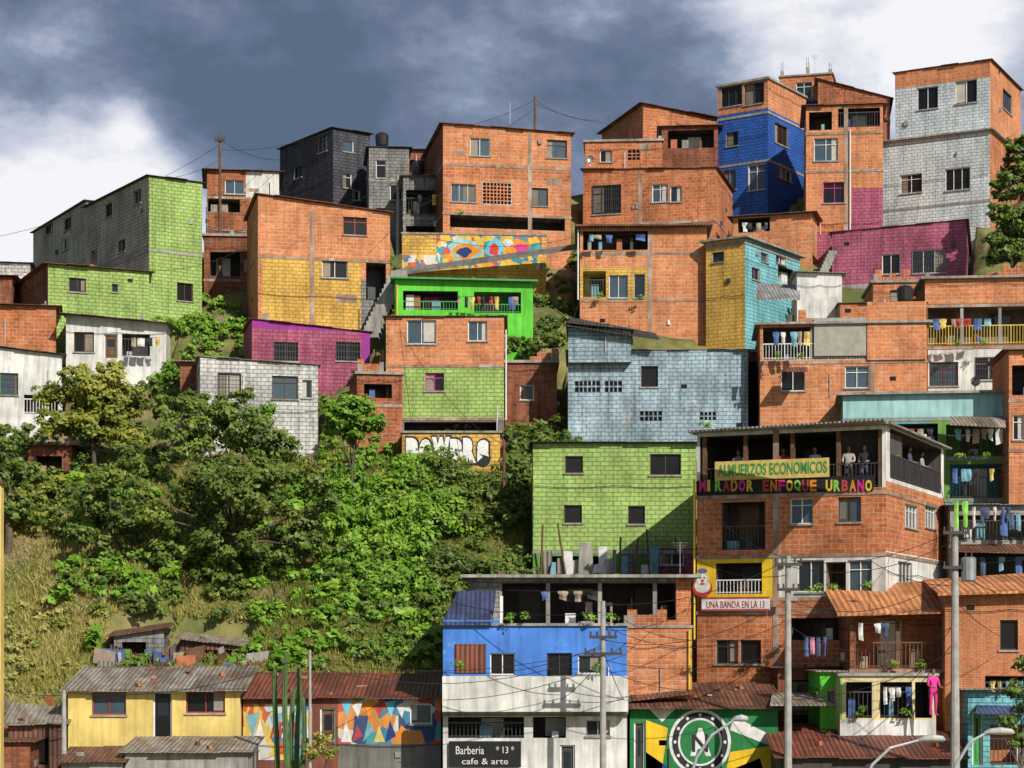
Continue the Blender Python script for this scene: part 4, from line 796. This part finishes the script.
onterr(735,(.22,.24,.28),(.03,.04,.1)); onterr(812,(.05,.06,.08),(.1,.1,.12)); onterr(846,(.4,.38,.35),(.03,.03,.04)); onterr(862,(.02,.02,.03),(.1,.1,.2),sk=(.4,.26,.18)); onterr(780,(.4,.05,.05),(.05,.05,.1))
zfl=sb.fc['R'].rect(890,434,941,486)[2]
onterr(902,(.4,.05,.05),(.05,.06,.15),'R'); onterr(920,(.06,.07,.1),(.1,.1,.1),'R'); onterr(932,(.3,.3,.34),(.04,.05,.1),'R')
person(933,716,73.4,.4,(.6,.04,.25),(.5,.03,.2))
# ================================================================ sky, light, camera
sv=Vector((.43,-.70,.58)).normalized()
w=bpy.data.worlds.new('World'); scn.world=w; w.use_nodes=True; t=w.node_tree; bg=t.nodes['Background']
sk=N(t,'ShaderNodeTexSky',sky_type='NISHITA'); sk.sun_disc=False; sk.sun_elevation=math.asin(sv.z); sk.sun_rotation=math.atan2(sv.x,sv.y)
g=N(t,'ShaderNodeTexCoord').outputs['Generated']
def blob(px,py,r0,r1,amp):
    d=Vector(((px-512)/F,1,(HY-py)/F)).normalized(); n=N(t,'ShaderNodeVectorMath',operation='DISTANCE'); t.links.new(g,n.inputs[0]); n.inputs[1].default_value=d
    m=N(t,'ShaderNodeMapRange',interpolation_type='SMOOTHSTEP'); t.links.new(n.outputs['Value'],m.inputs[0]); m.inputs[1].default_value=r0; m.inputs[2].default_value=r1; m.inputs[3].default_value=amp; m.inputs[4].default_value=0; return m.outputs[0]
mp=N(t,'ShaderNodeMapping'); mp.inputs['Scale'].default_value=(1,1,1.8); mp.inputs['Location'].default_value=(.3,0,.4); mp.inputs['Rotation'].default_value=(0,.25,0); t.links.new(g,mp.inputs[0])
nA=mapr(t,noise(t,mp.outputs[0],8,8,.58),.33,.68,-.30,.34)
nB=mapr(t,noise(t,mp.outputs[0],30,6,.62),.3,.7,-.12,.12)
ad=N(t,'ShaderNodeMath',operation='ADD'); t.links.new(nA,ad.inputs[0]); t.links.new(nB,ad.inputs[1]); acc=ad.outputs[0]
for v in (blob(860,0,.02,.10,.48),blob(965,10,.0,.09,.5),blob(770,10,.0,.05,.25),blob(10,235,.01,.12,.85),blob(140,200,.0,.075,.6),blob(132,125,.0,.022,.4),blob(210,60,.02,.10,-.10),blob(440,60,.0,.1,.08),blob(560,40,.0,.09,.10)):
    a=N(t,'ShaderNodeMath',operation='ADD'); t.links.new(acc,a.inputs[0]); t.links.new(v,a.inputs[1]); acc=a.outputs[0]
cr=N(t,'ShaderNodeValToRGB'); e=cr.color_ramp.elements
e[0].position=0; e[0].color=(.105,.145,.23,1); e[1].position=1; e[1].color=(.94,.94,.97,1)
for p_,c_ in ((.22,(.155,.20,.305)),(.42,(.25,.31,.44)),(.68,(.57,.61,.73))): x=e.new(p_); x.color=(*c_,1)
add=N(t,'ShaderNodeMath',operation='ADD'); t.links.new(acc,add.inputs[0]); add.inputs[1].default_value=.2; t.links.new(add.outputs[0],cr.inputs[0])
sc=N(t,'ShaderNodeVectorMath',operation='SCALE'); t.links.new(cr.outputs[0],sc.inputs[0]); sc.inputs['Scale'].default_value=12.0
sp=N(t,'ShaderNodeSeparateXYZ'); t.links.new(g,sp.inputs[0])
cov=mapr(t,sp.outputs[1],.1,.6,0,.97)
mx=mixc(t,cov,sk.outputs[0],sc.outputs[0]); t.links.new(mx,bg.inputs[0]); bg.inputs[1].default_value=.083
L=bpy.data.lights.new('sun','SUN'); L.energy=5.0; L.angle=math.radians(.5); L.color=(1,.93,.80); lo=bpy.data.objects.new('sun',L); scn.collection.objects.link(lo); lo.rotation_euler=sv.to_track_quat('Z','Y').to_euler()
cam=bpy.data.cameras.new('camera'); co=bpy.data.objects.new('camera',cam); scn.collection.objects.link(co); co.location=(0,0,CZ); co.rotation_euler=(math.radians(90),0,0)
cam.sensor_width=36; cam.lens=F*36/1024; cam.shift_y=(HY-384)/1024; cam.clip_start=.5; cam.clip_end=6000; scn.camera=co
scn.view_settings.view_transform='Standard'; scn.view_settings.look='None'; scn.view_settings.exposure=0
